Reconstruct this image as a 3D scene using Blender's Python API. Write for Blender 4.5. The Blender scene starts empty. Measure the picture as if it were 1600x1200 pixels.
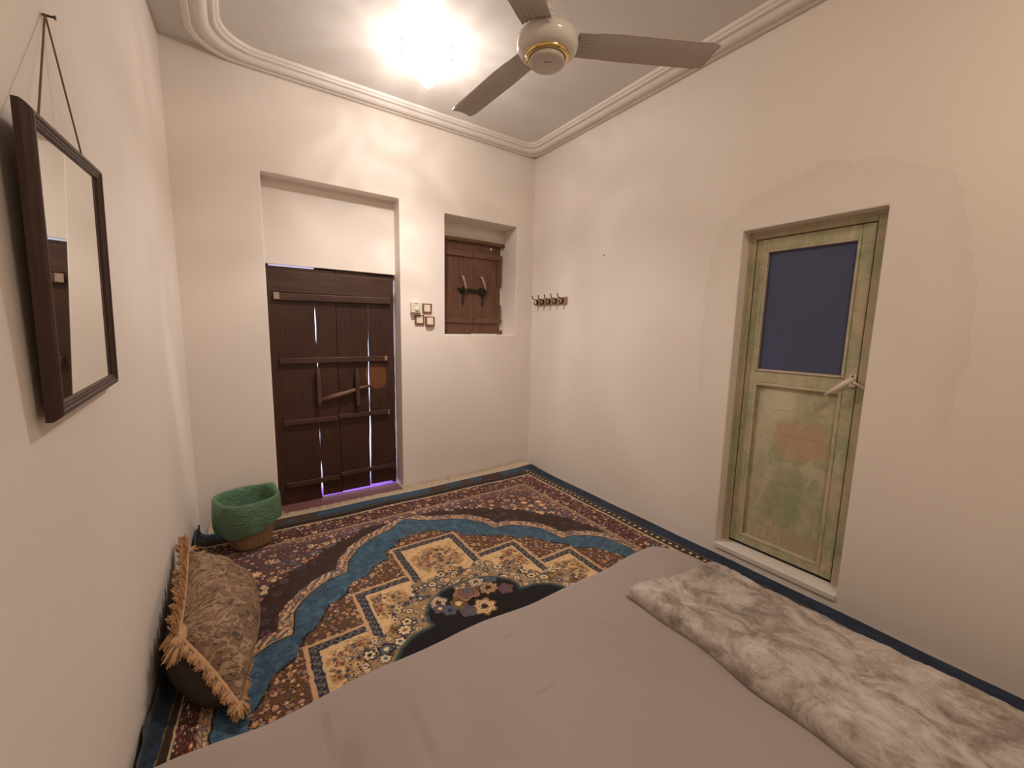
import bpy, bmesh, math, random
import numpy as np
from mathutils import Vector, Matrix

random.seed(7)
PI = math.pi
SC = bpy.context.scene
COL = SC.collection

# ------------------------------------------------------------------ camera
cam_d = bpy.data.cameras.new('camera')
cam = bpy.data.objects.new('camera', cam_d)
COL.objects.link(cam)
SC.camera = cam
cam_d.sensor_fit = 'HORIZONTAL'
cam_d.sensor_width = 36.0
cam_d.lens = 630.7 / 1600 * 36
cam_d.clip_start = 0.02
R_ = Matrix(((0.82700743, 0.55921074, 0.05781061),
             (-0.56183467, 0.81844137, 0.12039736),
             (0.0200129, -0.13204951, 0.99104107)))
# columns: right, forward, up
RT, FW, UP = R_.col[0], R_.col[1], R_.col[2]
m = Matrix.Identity(4)
for i in range(3):
    m[i][0] = RT[i]; m[i][1] = UP[i]; m[i][2] = -FW[i]
m[0][3], m[1][3], m[2][3] = -2.3452, -3.1269, 1.322
cam.matrix_world = m

# ------------------------------------------------------------------ world (daylight outside, seen through the cracks)
wd = bpy.data.worlds.new('world'); SC.world = wd; wd.use_nodes = True
bgn = wd.node_tree.nodes['Background']
bgn.inputs[0].default_value = (0.74, 0.76, 1.0, 1)
bgn.inputs[1].default_value = 2.6

# ------------------------------------------------------------------ exposure
SC.view_settings.view_transform = 'Standard'
SC.view_settings.look = 'None'
SC.view_settings.gamma = 1.0
SC.view_settings.exposure = 0.23
SC.view_settings.use_curve_mapping = False
LIGHT_COL = (1.0, 0.90, 0.83)
LAMP = (-1.344, -0.738)
H = 2.9

# ------------------------------------------------------------------ helpers
def lin(r, g, b):
    f = lambda c: (c/255/12.92) if c/255 <= 0.04045 else ((c/255+0.055)/1.055)**2.4
    return (f(r), f(g), f(b))

def newmat(name, col=(.5, .5, .5), rough=.6, metal=0., spec=.5, sheen=0.):
    m = bpy.data.materials.new(name); m.use_nodes = True
    p = m.node_tree.nodes['Principled BSDF']
    p.inputs['Base Color'].default_value = (*col, 1)
    p.inputs['Roughness'].default_value = rough
    p.inputs['Metallic'].default_value = metal
    p.inputs['Specular IOR Level'].default_value = spec
    if sheen: p.inputs['Sheen Weight'].default_value = sheen
    return m

class NT:
    """small node-building helper"""
    def __init__(s, m):
        s.m = m; s.t = m.node_tree; s.n = s.t.nodes; s.l = s.t.links
        s.p = s.n['Principled BSDF']
        s.tc = s.n.new('ShaderNodeTexCoord')
    def put(s, sock, v):
        if isinstance(v, (int, float)): sock.default_value = v
        elif isinstance(v, tuple):
            sock.default_value = v if len(v) == len(sock.default_value) else (*v, 1)
        else: s.l.new(v, sock)
    def mapping(s, scale=(1, 1, 1), rot=(0, 0, 0), src=None):
        mp = s.n.new('ShaderNodeMapping')
        mp.inputs['Scale'].default_value = scale; mp.inputs['Rotation'].default_value = rot
        s.l.new(src or s.tc.outputs['Object'], mp.inputs['Vector']); return mp.outputs[0]
    def noise(s, scale, detail=3, rough=.55, vec=None, dist=0.):
        t = s.n.new('ShaderNodeTexNoise')
        t.inputs['Scale'].default_value = scale; t.inputs['Detail'].default_value = detail
        t.inputs['Roughness'].default_value = rough; t.inputs['Distortion'].default_value = dist
        s.l.new(vec or s.tc.outputs['Object'], t.inputs['Vector']); return t.outputs['Fac']
    def wave(s, scale, dist=3, vec=None, direction='X', prof='SIN'):
        t = s.n.new('ShaderNodeTexWave'); t.bands_direction = direction; t.wave_profile = prof
        t.inputs['Scale'].default_value = scale; t.inputs['Distortion'].default_value = dist
        s.l.new(vec or s.tc.outputs['Object'], t.inputs['Vector']); return t.outputs['Fac']
    def voro(s, scale, vec=None, feature='F1'):
        t = s.n.new('ShaderNodeTexVoronoi'); t.feature = feature
        t.inputs['Scale'].default_value = scale
        s.l.new(vec or s.tc.outputs['Object'], t.inputs['Vector']); return t.outputs['Distance']
    def ramp(s, fac, stops):
        r = s.n.new('ShaderNodeValToRGB'); e = r.color_ramp.elements
        while len(e) < len(stops): e.new(.5)
        for k, (pos, c) in enumerate(stops):
            e[k].position = pos; e[k].color = (*c, 1) if not isinstance(c, (int, float)) else (c, c, c, 1)
        s.l.new(fac, r.inputs[0]); return r.outputs[0]
    def mix(s, fac, a, b, mode='MIX'):
        x = s.n.new('ShaderNodeMix'); x.data_type = 'RGBA'; x.blend_type = mode
        s.put(x.inputs[0], fac); s.put(x.inputs[6], a); s.put(x.inputs[7], b); return x.outputs[2]
    def math(s, op, a, b=0.):
        x = s.n.new('ShaderNodeMath'); x.operation = op
        s.put(x.inputs[0], a); s.put(x.inputs[1], b); return x.outputs[0]
    def bump(s, h, strength=.3, dist=.01):
        b = s.n.new('ShaderNodeBump'); b.inputs['Strength'].default_value = strength
        b.inputs['Distance'].default_value = dist
        s.l.new(h, b.inputs['Height']); s.l.new(b.outputs[0], s.p.inputs['Normal'])
    def color(s, c): s.put(s.p.inputs['Base Color'], c)

def link(name, me, mat=None, parent=None, smooth=False):
    o = bpy.data.objects.new(name, me); COL.objects.link(o)
    if mat: me.materials.append(mat)
    if smooth:
        for p in me.polygons: p.use_smooth = True
    if parent: o.parent = parent
    return o

def obj(name, bm, mat=None, parent=None, smooth=False, bevel=0., seg=2):
    bmesh.ops.recalc_face_normals(bm, faces=bm.faces)
    me = bpy.data.meshes.new(name); bm.to_mesh(me); bm.free()
    o = link(name, me, mat, parent, smooth)
    if bevel:
        b = o.modifiers.new('bevel', 'BEVEL'); b.width = bevel; b.segments = seg
        b.limit_method = 'ANGLE'; b.angle_limit = .6
    return o

def mesh_np(name, V, F, mat=None, parent=None, smooth=True):
    me = bpy.data.meshes.new(name)
    me.from_pydata([tuple(v) for v in V], [], [tuple(f) for f in F]); me.update()
    return link(name, me, mat, parent, smooth)

def empty(name, loc=(0, 0, 0), rz=0.):
    o = bpy.data.objects.new(name, None); COL.objects.link(o)
    o.location = loc; o.rotation_euler = (0, 0, rz); o.empty_display_size = .1
    return o

def tag(o, label=None, cat=None, group=None, kind=None):
    if label: o['label'] = label
    if cat: o['category'] = cat
    if group: o['group'] = group
    if kind: o['kind'] = kind
    return o

def box(bm, x0, x1, y0, y1, z0, z1, M=None):
    vs = [bm.verts.new((x, y, z)) for x in (x0, x1) for y in (y0, y1) for z in (z0, z1)]
    if M:
        for v in vs: v.co = M @ v.co
    for f in ((0, 1, 3, 2), (4, 6, 7, 5), (0, 4, 5, 1), (2, 3, 7, 6), (0, 2, 6, 4), (1, 5, 7, 3)):
        bm.faces.new([vs[i] for i in f])
    return vs

def tube(bm, pts, rad, n=8, cap=True):
    pts = [Vector(p) for p in pts]; rings = []
    N = len(pts)
    up = None
    for i, p in enumerate(pts):
        d = (pts[min(i+1, N-1)] - pts[max(i-1, 0)]).normalized()
        if up is None:
            up = Vector((0, 0, 1)) if abs(d.z) < .9 else Vector((1, 0, 0))
        a = d.cross(up)
        if a.length < 1e-6: a = d.cross(Vector((0, 1, 0)))
        a.normalize(); b = a.cross(d).normalized(); up = b
        r = rad[i] if isinstance(rad, (list, tuple)) else rad
        rings.append([bm.verts.new(p + a*math.cos(2*PI*k/n)*r + b*math.sin(2*PI*k/n)*r) for k in range(n)])
    for i in range(N-1):
        for k in range(n):
            bm.faces.new((rings[i][k], rings[i][(k+1) % n], rings[i+1][(k+1) % n], rings[i+1][k]))
    if cap:
        bm.faces.new(rings[0]); bm.faces.new(rings[-1])

def lathe(bm, prof, n=48, c=(0, 0, 0), close=False):
    rings = []
    for r, z in prof:
        if r < 1e-6: rings.append([bm.verts.new((c[0], c[1], c[2]+z))])
        else: rings.append([bm.verts.new((c[0]+r*math.cos(2*PI*k/n), c[1]+r*math.sin(2*PI*k/n), c[2]+z)) for k in range(n)])
    for a, b in zip(rings, rings[1:]):
        for k in range(n):
            k2 = (k+1) % n
            if len(a) == 1 and len(b) == 1: continue
            if len(a) == 1: bm.faces.new((a[0], b[k], b[k2]))
            elif len(b) == 1: bm.faces.new((a[k], a[k2], b[0]))
            else: bm.faces.new((a[k], a[k2], b[k2], b[k]))

def vnoise(X, Y, seed=0):
    """smooth value noise in numpy, 0..1"""
    X = np.asarray(X, float); Y = np.asarray(Y, float)
    i = np.floor(X).astype(np.int64); j = np.floor(Y).astype(np.int64)
    fx = X-i; fy = Y-j; fx = fx*fx*(3-2*fx); fy = fy*fy*(3-2*fy)
    h = lambda a, b: hsh(a, b, seed)
    return ((h(i, j)*(1-fx)+h(i+1, j)*fx)*(1-fy) + (h(i, j+1)*(1-fx)+h(i+1, j+1)*fx)*fy)

def hsh(i, j, seed):
    v = np.sin(i*127.1 + j*311.7 + seed*74.7)*43758.5453
    return v - np.floor(v)

def fbm(X, Y, seed=0, oct=4):
    s = 0; a = .5
    for k in range(oct):
        s = s + a*vnoise(X*2**k, Y*2**k, seed+k*13); a *= .5
    return s/(1-.5**oct)

# ------------------------------------------------------------------ plaster materials
def plaster(name, col, dark, rough=.55, stain=None):
    m = newmat(name, col, rough, spec=.35); t = NT(m)
    n1 = t.noise(1.3, 5, .6); n2 = t.noise(7, 4, .6, dist=.6)
    c = t.mix(t.ramp(n1, [(.3, 0.), (.75, 1.)]), col, dark)
    c = t.mix(t.math('MULTIPLY', t.ramp(n2, [(.5, 0.), (.75, 1.)]), .35), c, dark)
    if stain:
        c = stain(t, c)
    t.color(c)
    st = t.noise(3.5, 5, .6, vec=t.mapping((1, 1, .5)), dist=.8)
    fine = t.noise(60, 3, .6)
    hgt = t.math('ADD', t.math('MULTIPLY', st, 1.0), t.math('MULTIPLY', fine, .06))
    t.bump(hgt, .13, .02)
    return m

WALL = (0.84, 0.765, 0.70); WALLD = (0.81, 0.725, 0.65)
M_wall = plaster('plaster_wall', WALL, WALLD)

def damp(t, c):
    # an old repaired and damp patch whose rim arches over the green door
    sp = t.n.new('ShaderNodeSeparateXYZ'); t.l.new(t.tc.outputs['Object'], sp.inputs[0])
    dy = t.math('DIVIDE', t.math('ADD', sp.outputs[1], 2.27), .55)
    dz = t.math('DIVIDE', t.math('SUBTRACT', sp.outputs[2], 1.25), .86)
    d = t.math('SQRT', t.math('ADD', t.math('POWER', t.math('ABSOLUTE', dy), 3.), t.math('POWER', t.math('ABSOLUTE', dz), 3.)))
    d = t.math('ADD', d, t.math('MULTIPLY', t.math('SUBTRACT', t.noise(3.2, 5, .65), .5), .5))
    ring = t.ramp(d, [(.74, 0.), (.95, .7), (1.0, 1.), (1.10, 0.)])
    up = t.ramp(sp.outputs[2], [(.9, 0.), (1., 1.)])
    f = t.math('MULTIPLY', t.math('MULTIPLY', ring, t.noise(5, 4, .7)), .30)
    f = t.math('MULTIPLY', f, up)
    return t.mix(f, c, (0.52, 0.44, 0.35))
M_wall_r = plaster('plaster_wall_damp', WALL, WALLD, stain=damp)
M_ceil = plaster('painted_ceiling', (0.71, 0.67, 0.635), (0.66, 0.615, 0.58), rough=.38)
M_trim = newmat('gypsum_trim', (0.80, 0.745, 0.69), .5, spec=.3)
_t = NT(M_trim); _t.color(_t.mix(_t.noise(9, 4), (0.80, 0.745, 0.69), (0.74, 0.68, 0.62)))

# ------------------------------------------------------------------ the setting
def cell_wall(name, us, zs, depth, to3, back, mat, bevel=.006):
    """plaster wall: grid of cells in (u,z), each recessed by depth(u,z) (None = opening right through)."""
    bm = bmesh.new(); nu, nz = len(us)-1, len(zs)-1
    D = [[depth((us[i]+us[i+1])/2, (zs[k]+zs[k+1])/2) for k in range(nz)] for i in range(nu)]
    def q(pts): bm.faces.new([bm.verts.new(to3(*p)) for p in pts])
    def dd(i, k):
        if i < 0 or k < 0 or i >= nu or k >= nz: return None
        return D[i][k]
    for i in range(nu):
        for k in range(nz):
            d = D[i][k]; u0, u1, z0, z1 = us[i], us[i+1], zs[k], zs[k+1]
            if d is not None:
                q([(u0, z0, d), (u1, z0, d), (u1, z1, d), (u0, z1, d)])
                q([(u0, z0, back), (u1, z0, back), (u1, z1, back), (u0, z1, back)])
            a = back if d is None else d
            for (i2, k2, e) in ((i+1, k, ((u1, z0), (u1, z1))), (i, k+1, ((u0, z1), (u1, z1)))):
                if i2 >= nu or k2 >= nz: continue
                b = dd(i2, k2); b = back if b is None else b
                if abs(a-b) > 1e-6:
                    (ua, za), (ub, zb) = e
                    q([(ua, za, a), (ub, zb, a), (ub, zb, b), (ua, za, b)])
    # outer rim
    for i in range(nu):
        for k, z in ((0, zs[0]), (nz-1, zs[-1])):
            a = D[i][k]
            if a is not None: q([(us[i], z, a), (us[i+1], z, a), (us[i+1], z, back), (us[i], z, back)])
    for k in range(nz):
        for i, u in ((0, us[0]), (nu-1, us[-1])):
            a = D[i][k]
            if a is not None: q([(u, zs[k], a), (u, zs[k+1], a), (u, zs[k+1], back), (u, zs[k], back)])
    bmesh.ops.remove_doubles(bm, verts=bm.verts, dist=1e-5)
    o = obj(name, bm, mat, bevel=bevel)
    return tag(o, kind='structure')

DX0, DX1, DZ1, DZT = -2.1605, -1.272, 1.738, 2.284      # door niche
WX0, WX1, WZ0, WZ1, WZT = -.898, -.186, 1.277, 2.125, 2.2435
def dback(x, z):
    if DX0 < x < DX1 and z < DZT: return None if z < DZ1 else .12
    if WX0 < x < WX1 and WZ0 < z < WZT: return None if z < WZ1 else .23
    return 0.
cell_wall('wall_back', [-2.9, DX0, DX1, WX0, WX1, .3], [-.1, 0.0005, WZ0, DZ1, WZ1, WZT, DZT, H+.1],
          lambda x, z: 0. if z < 0 else dback(x, z), lambda u, z, d: (u, d, z), .36, M_wall)
GY0, GY1, GZ0, GZ1 = -1.922, -2.528, .068, 1.886
YF = -4.05
def dright(y, z): return .17 if (GY1 < y < GY0 and GZ0 < z < GZ1) else 0.
cell_wall('wall_right', [YF-.1, GY1, GY0, 0.36], [-.1, GZ0, GZ1, H+.1], dright, lambda u, z, d: (d, u, z), .3, M_wall_r)
def xl(y): return -2.606 + .0351*y
bm = bmesh.new()
vs = [bm.verts.new(p) for p in ((xl(YF-.1), YF-.1, -.1), (xl(.1), .1, -.1), (xl(.1)-.25, .1, -.1), (xl(YF-.1)-.25, YF-.1, -.1))]
vt = [bm.verts.new((v.co.x, v.co.y, H+.1)) for v in vs]
bm.faces.new(vs); bm.faces.new(vt)
for i in range(4): bm.faces.new((vs[i], vs[(i+1) % 4], vt[(i+1) % 4], vt[i]))
tag(obj('wall_left', bm, M_wall), kind='structure')
bm = bmesh.new(); box(bm, -2.95, .2, YF-.25, YF, -.1, H+.1); tag(obj('wall_front', bm, M_wall), kind='structure')
bm = bmesh.new(); box(bm, -3.0, .3, YF-.25, .36, H, H+.2); tag(obj('ceiling', bm, M_ceil), kind='structure')
M_floor = newmat('screed_floor', (.35, .30, .26), .8)
_t = NT(M_floor); _t.color(_t.mix(_t.noise(6, 5), (.36, .31, .27), (.27, .23, .2)))
bm = bmesh.new(); box(bm, -3.0, .3, YF-.25, .36, -.2, 0); tag(obj('floor', bm, M_floor), kind='structure')
# ground outside the door, pale paving
M_ter = newmat('pale_paving', (.62, .62, .66), .8)
_t = NT(M_ter); _t.color(_t.mix(_t.noise(5, 4), (.66, .66, .72), (.5, .5, .56)))
bm = bmesh.new(); box(bm, -5, 2.5, .361, 4.5, -.25, -.03); tag(obj('floor_terrace', bm, M_ter), kind='structure')

# cornice: rounded-rectangle ring swept on the ceiling
def rrect(x0, x1, y0, y1, rads, off, n=12):
    """corners order: (x1,y1) back right, (x0,y1) back left, (x0,y0), (x1,y0)"""
    x0 += off; x1 -= off; y0 += off; y1 -= off
    P = []
    for (cx, cy, a0, r) in ((x1, y1, 0, rads[0]), (x0, y1, 90, rads[1]), (x0, y0, 180, rads[2]), (x1, y0, 270, rads[3])):
        r = max(r-off*.25, .03)
        sx = -1 if cx == x1 else 1; sy = -1 if cy == y1 else 1
        for k in range(n+1):
            a = math.radians(a0+90*k/n)
            P.append((cx+sx*r+r*math.cos(a), cy+sy*r+r*math.sin(a)))
    return P
prof = [(0, -.03), (0, -.052), (.006, -.056), (.03, -.056), (.036, -.050), (.040, -.043), (.048, -.043), (.053, -.050), (.062, -.058), (.076, -.062), (.092, -.062),
        (.104, -.056), (.111, -.046), (.117, -.036), (.127, -.034), (.132, -.038), (.14, -.04), (.148, -.036), (.152, -.026), (.165, -.02), (.172, 0.0)]
prof = [(0, 0)] + prof
bm = bmesh.new(); rings = []
for off, dz in prof:
    rings.append([bm.verts.new((x, y, H+dz*.72+.0002)) for x, y in rrect(-2.475, -.004, -3.9, -.004, (.12, .24, .24, .12), off*.9)])
for a, b in zip(rings, rings[1:]):
    for k in range(len(a)):
        bm.faces.new((a[k], a[(k+1) % len(a)], b[(k+1) % len(a)], b[k]))
o = obj('trim_1', bm, M_trim, smooth=True); tag(o, kind='structure')
try: o.data.set_sharp_from_angle(angle=.6)
except Exception: pass

# ------------------------------------------------------------------ wood materials
def wood(name, c1, c2, c3, rough=.45, patch=None, vertical=True, spec=.4):
    m = newmat(name, c1, rough, spec=spec); t = NT(m)
    v = t.mapping((14, 14, .9) if vertical else (.9, 14, 14))
    g = t.noise(2.2, 6, .65, vec=v, dist=.6)
    v2 = t.mapping((55, 55, 2.2) if vertical else (2.2, 55, 55))
    g2 = t.noise(2.0, 4, .7, vec=v2)
    c = t.mix(t.ramp(g, [(.3, 0.), (.7, 1.)]), c1, c2)
    c = t.mix(t.ramp(g2, [(.45, 0.), (.8, .8)]), c, c3)
    big = t.noise(3.0, 4, .6)
    c = t.mix(t.ramp(big, [(.45, 0.), (.75, .55)]), c, c3)
    if patch: c = patch(t, c)
    t.color(c)
    t.bump(t.math('ADD', g2, t.math('MULTIPLY', g, .8)), .35, .004)
    return m
def round_patch(t, c):
    # orange-brown replacement patch by the latch of the brown door
    sp = t.n.new('ShaderNodeSeparateXYZ'); t.l.new(t.tc.outputs['Object'], sp.inputs[0])
    dx = t.math('DIVIDE', t.math('ADD', sp.outputs[0], 1.435), .085)
    dz = t.math('DIVIDE', t.math('SUBTRACT', sp.outputs[2], .935), .10)
    d = t.math('ADD', t.math('POWER', t.math('ABSOLUTE', dx), 3), t.math('POWER', t.math('ABSOLUTE', dz), 3))
    d = t.math('ADD', d, t.math('MULTIPLY', t.math('SUBTRACT', t.noise(9, 3), .5), 1.0))
    return t.mix(t.ramp(d, [(.8, 1.), (1.05, 0.)]), c, (.15, .058, .024))
M_door = wood('dark_door_wood', (.048, .0195, .0125), (.033, .0135, .009), (.078, .033, .020), rough=.42, patch=round_patch)
M_bat = wood('dark_batten_wood', (.060, .026, .017), (.042, .019, .013), (.09, .045, .03), rough=.4, vertical=False)
M_latch = wood('worn_latch_wood', (.13, .058, .034), (.09, .04, .024), (.2, .10, .06), rough=.5, vertical=False)
M_pull = wood('pull_wood', (.07, .035, .024), (.05, .025, .017), (.12, .07, .05), rough=.5)
M_shut = wood('shutter_wood', (.15, .068, .040), (.095, .043, .028), (.22, .108, .058), rough=.5)
M_shutb = wood('shutter_batten_wood', (.165, .080, .052), (.12, .058, .038), (.2, .11, .07), rough=.55, vertical=False)
M_pale = newmat('pale_worn_wood', (.42, .31, .23), .6)
_t = NT(M_pale); _t.color(_t.mix(_t.noise(40, 4), (.46, .34, .25), (.25, .16, .11)))
M_iron = newmat('dark_iron', (.035, .025, .022), .5, metal=.6)

# ------------------------------------------------------------------ door_1: old double door of dark boards
door = tag(empty('door_1', (0, 0, 0)), 'dark brown double door of old cracked boards with battens and latch, in the tall niche', 'door', kind='structure')
def plank(bm, xa, xb, z0, z1, y0, y1, n=28):
    """a board whose two long edges follow xa(z), xb(z)"""
    prev = None
    for i in range(n+1):
        z = z0+(z1-z0)*i/n
        r = [bm.verts.new(p) for p in ((xa(z), y0, z), (xb(z), y0, z), (xb(z), y1, z), (xa(z), y1, z))]
        if prev:
            for k in range(4): bm.faces.new((prev[k], prev[(k+1) % 4], r[(k+1) % 4], r[k]))
        else: bm.faces.new(r)
        prev = r
    bm.faces.new(prev)
YD = .135
def bump1(z, c, w): return max(0., 1-((z-c)/w)**2)
def lc(z):   # left crack: width of the opening
    return .0008 + .0085*bump1(z, 1.33, .15) + .006*bump1(z, 1.05, .05) + .015*bump1(z, .09, .09) + .012*bump1(z, .235, .05) + .0045*bump1(z, .50, .08)
def rc(z):   # right crack
    return .0025 + .013*bump1(z, .42, .30) + .0065*bump1(z, .88, .22) + .005*bump1(z, 1.15, .15) + .008*bump1(z, .08, .12)
lean = lambda z: (-1.862+.003*z)
wob = lambda z, s: .002*math.sin(7*z+s)+.001*math.sin(23*z+s*2)
leaf = bmesh.new()
plank(leaf, lambda z: -2.158, lambda z: lean(z)-lc(z)/2+wob(z, 1), .012, 1.725, YD, YD+.022)
plank(leaf, lambda z: lean(z)+lc(z)/2+wob(z, 1), lambda z: -1.7195+.001*math.sin(9*z), .03, 1.725, YD, YD+.022)
obj('leaf', leaf, M_door, door)
bm = bmesh.new(); box(bm, -1.724, -1.711, YD+.018, YD+.034, .02, 1.71); obj('meeting_strip', bm, M_latch, door)
bm = bmesh.new(); box(bm, -1.85, -1.276, YD+.0262, YD+.05, 1.70, 1.7375); obj('head_rail', bm, M_door, door)
leaf = bmesh.new()
plank(leaf, lambda z: -1.7145+.001*math.sin(9*z), lambda z: -1.494-rc(z)/2+wob(z, 4)+.012*(z/1.7), .035, 1.735, YD+.004, YD+.026)
plank(leaf, lambda z: -1.494+rc(z)/2+wob(z, 4)+.012*(z/1.7), lambda z: -1.2845-.002*math.sin(40*z)-.0022*math.sin(97*z+1)-.0035*bump1(z, 1.3, .15), .045, 1.715, YD+.004, YD+.026)
obj('leaf', leaf, M_door, door)
# wide top boards (the planks pass behind a lintel rail)
bm = bmesh.new(); box(bm, -2.158, -1.30, YD-.004, YD-.0002, 1.555, 1.70); obj('head_board', bm, M_bat, door, bevel=.002)
for k, (x0, x1, z, h, dz) in enumerate(((-2.115, -1.312, 1.525, .048, .012), (-2.10, -1.335, 1.075, .04, .004), (-2.10, -1.735, .628, .036, .0),
                                     (-1.73, -1.34, .640, .034, .0), (-2.10, -1.735, .160, .036, .0), (-1.73, -1.30, .180, .034, .004))):
    bm = bmesh.new(); M = Matrix.Rotation(math.atan2(dz, x1-x0)*-1, 4, 'Y')
    M = Matrix.Translation(((x0+x1)/2, YD-.004-.008, z)) @ M
    L = (x1-x0)/2
    box(bm, -L, L, -.012, .012, -h/2, h/2, M)
    b = obj('batten', bm, M_bat, door, bevel=.003)
    if k == 0:
        bm = bmesh.new(); box(bm, -2.116, -2.082, YD-.0262, YD-.0242, 1.503, 1.549)
        tag(obj('bare_batten_end', bm, M_pale, b), 'pale bare wood end')
for x0, x1, z in ((-1.370, -1.352, 1.080), (-1.352, -1.342, .642)):
    bm = bmesh.new(); box(bm, x0, x1, YD-.0262, YD-.0242, z-.018, z+.018); obj('worn_chip', bm, M_pale, door)
for xb, z0, z1 in ((-1.858, .71, 1.02), (-1.585, .67, 1.005)):
    bm = bmesh.new()
    tube(bm, [(xb, YD-.02, z0), (xb, YD-.034, z0+.05), (xb-.003, YD-.034, z1-.06), (xb-.002, YD-.028, z1)], [.012, .016, .016, .013], 6)
    obj('pull', bm, M_pull, door, bevel=.002)
bm = bmesh.new()
pts = [(-1.845, YD-.016, .775), (-1.74, YD-.02, .803), (-1.66, YD-.022, .822), (-1.56, YD-.02, .852), (-1.47, YD-.016, .866)]
tube(bm, pts, [.018, .02, .019, .014, .010], 8); obj('latch_bar', bm, M_latch, door, smooth=True)
M_jamb = M_door
bm = bmesh.new(); box(bm, -2.1605, -2.135, .15+.02, .22, 0.0, 1.738); box(bm, -1.30, -1.2725, .19, .24, 0.0, 1.6)
obj('frame', bm, M_door, door)
M_vio = newmat('violet_glow_carpet', (.45, .16, .80), .9)  # maroon carpet coloured violet to paint the daylight glow on it
_t = NT(M_vio); _t.color(_t.mix(_t.noise(30, 4), (.55, .24, .90), (.36, .10, .66)))
bm = bmesh.new(); box(bm, -2.156, -1.276, .158, .355, 0.0, .012)
o = obj('threshold_glow', bm, M_vio, bevel=.003); tag(o, 'carpet under the brown door, its daylight glow coloured violet', 'mat')
# maroon strip of carpet in the doorway
M_mar = newmat('maroon_carpet', (.15, .032, .035), .95, sheen=.3)
_t = NT(M_mar); _t.color(_t.mix(_t.noise(60, 4), (.19, .040, .045), (.09, .018, .025))); _t.bump(_t.noise(300, 2), .5, .003)
bm = bmesh.new(); box(bm, -2.156, -1.276, -.03, .157, 0.0, .010)
o = obj('doorway_carpet', bm, M_mar, bevel=.003); tag(o, 'maroon carpet strip on the floor of the brown door niche', 'rug')

# ------------------------------------------------------------------ window_1: shutters in the deep square niche
win = tag(empty('window_1', (0, 0, 0)), 'small window closed by two brown wooden shutters in the deep square niche', 'window', kind='structure')
YW = .232
def leafbox(x0, x1, nm):
    bm = bmesh.new(); n = 3; w = (x1-x0)/n
    for k in range(n): box(bm, x0+k*w+.0006, x0+(k+1)*w-.0006, YW, YW+.024, 1.283, 2.105)
    return obj(nm, bm, M_shut, win, bevel=.0015)
L1 = leafbox(-.822, -.512, 'shutter'); L2 = leafbox(-.508, -.213, 'shutter')
for o_, x0, x1 in ((L1, -.822, -.514), (L2, -.506, -.206)):
    for z, h in ((1.995, .05), (1.405, .045)):
        bm = bmesh.new(); box(bm, x0, x1, YW-.018, YW-.0003, z-h/2, z+h/2); obj('batten', bm, M_shutb, o_, bevel=.002)
    bm = bmesh.new(); box(bm, x0, x0+.03 if x0 < -.6 else x0+.0, YW-.006, YW-.0003, 1.43, 1.968) if x0 < -.6 else box(bm, x1-.045, x1, YW-.012, YW-.0003, 1.73, 1.968)
    if x0 > -.6: box(bm, x1-.035, x1, YW-.010, YW-.0003, 1.43, 1.56)
    obj('stile', bm, M_shut, o_, bevel=.0015)
bm = bmesh.new(); box(bm, -.512, -.507, YW+.002, YW+.03, 1.283, 2.1); obj('meeting_strip', bm, M_shut, win)
bm = bmesh.new(); tube(bm, [(-.895, YW-.02, 2.105), (-.5, YW-.022, 2.112), (-.188, YW-.02, 2.108)], .017, 8); box(bm, -.897, -.187, YW, YW+.03, 2.10, 2.124)
obj('lintel_rail', bm, M_shutb, win, smooth=False)
bm = bmesh.new(); box(bm, -.235, -.188, YW-.012, YW+.01, 1.278, 1.318); obj('sill_block', bm, M_shutb, win, bevel=.003)
bm = bmesh.new(); box(bm, -.53, -.245, YW-.014, YW-.002, 1.278, 1.284); tag(obj('sill_strip', bm, newmat('white_strip', (.75, .72, .7), .35), win), 'thin white strip')  # thin plain white strip along the foot of the shutters
bm = bmesh.new(); box(bm, -.8975, -.823, YW+.006, YW+.03, 1.277, 2.1); box(bm, -.8975, -.187, YW+.0245, YW+.03, 1.277, 1.30); box(bm, -.2125, -.187, YW+.012, YW+.03, 1.278, 2.1)
obj('frame', bm, M_wall, win)
for xx, zz, dx in ((-.628, 1.79, .042), (-.430, 1.795, .05)):
    bm = bmesh.new()
    pts = [(xx-.008, YW-.012, zz+.01), (xx, YW-.032, zz), (xx+dx*.4, YW-.036, zz-.05), (xx+dx*.7, YW-.03, zz-.09), (xx+dx, YW-.012, zz-.135)]
    tube(bm, pts, [.006, .012, .011, .012, .005], 8); obj('pull', bm, M_pale, win, smooth=True)
bolt = bmesh.new()
tube(bolt, [(-.665, YW-.016, 1.678), (-.38, YW-.016, 1.672)], .014, 8)
for x in (-.61, -.43, -.40): box(bolt, x-.012, x+.012, YW-.034, YW-.001, 1.64, 1.705)
b_ = obj('bolt', bolt, M_iron, win)
for x in (-.62, -.415):
    bm = bmesh.new(); tube(bm, [(x, YW-.008, 1.65), (x+.006, YW-.014, 1.60), (x, YW-.010, 1.55)], [.009, .007, .011], 6); obj('hasp', bm, M_iron, b_)
bm = bmesh.new(); lathe(bm, [(0, 0), (.0095, 0), (.0095, .002), (0, .003)], 16)
nl = obj('daylight_spot', bm, newmat('daylight_white', (.98, .97, .95), .3), L2); nl.rotation_euler = (PI/2, 0, 0); nl.location = (-.322, YW-.0003, 2.068)  # white disc painted for daylight coming through a hole in the shutter

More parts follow.
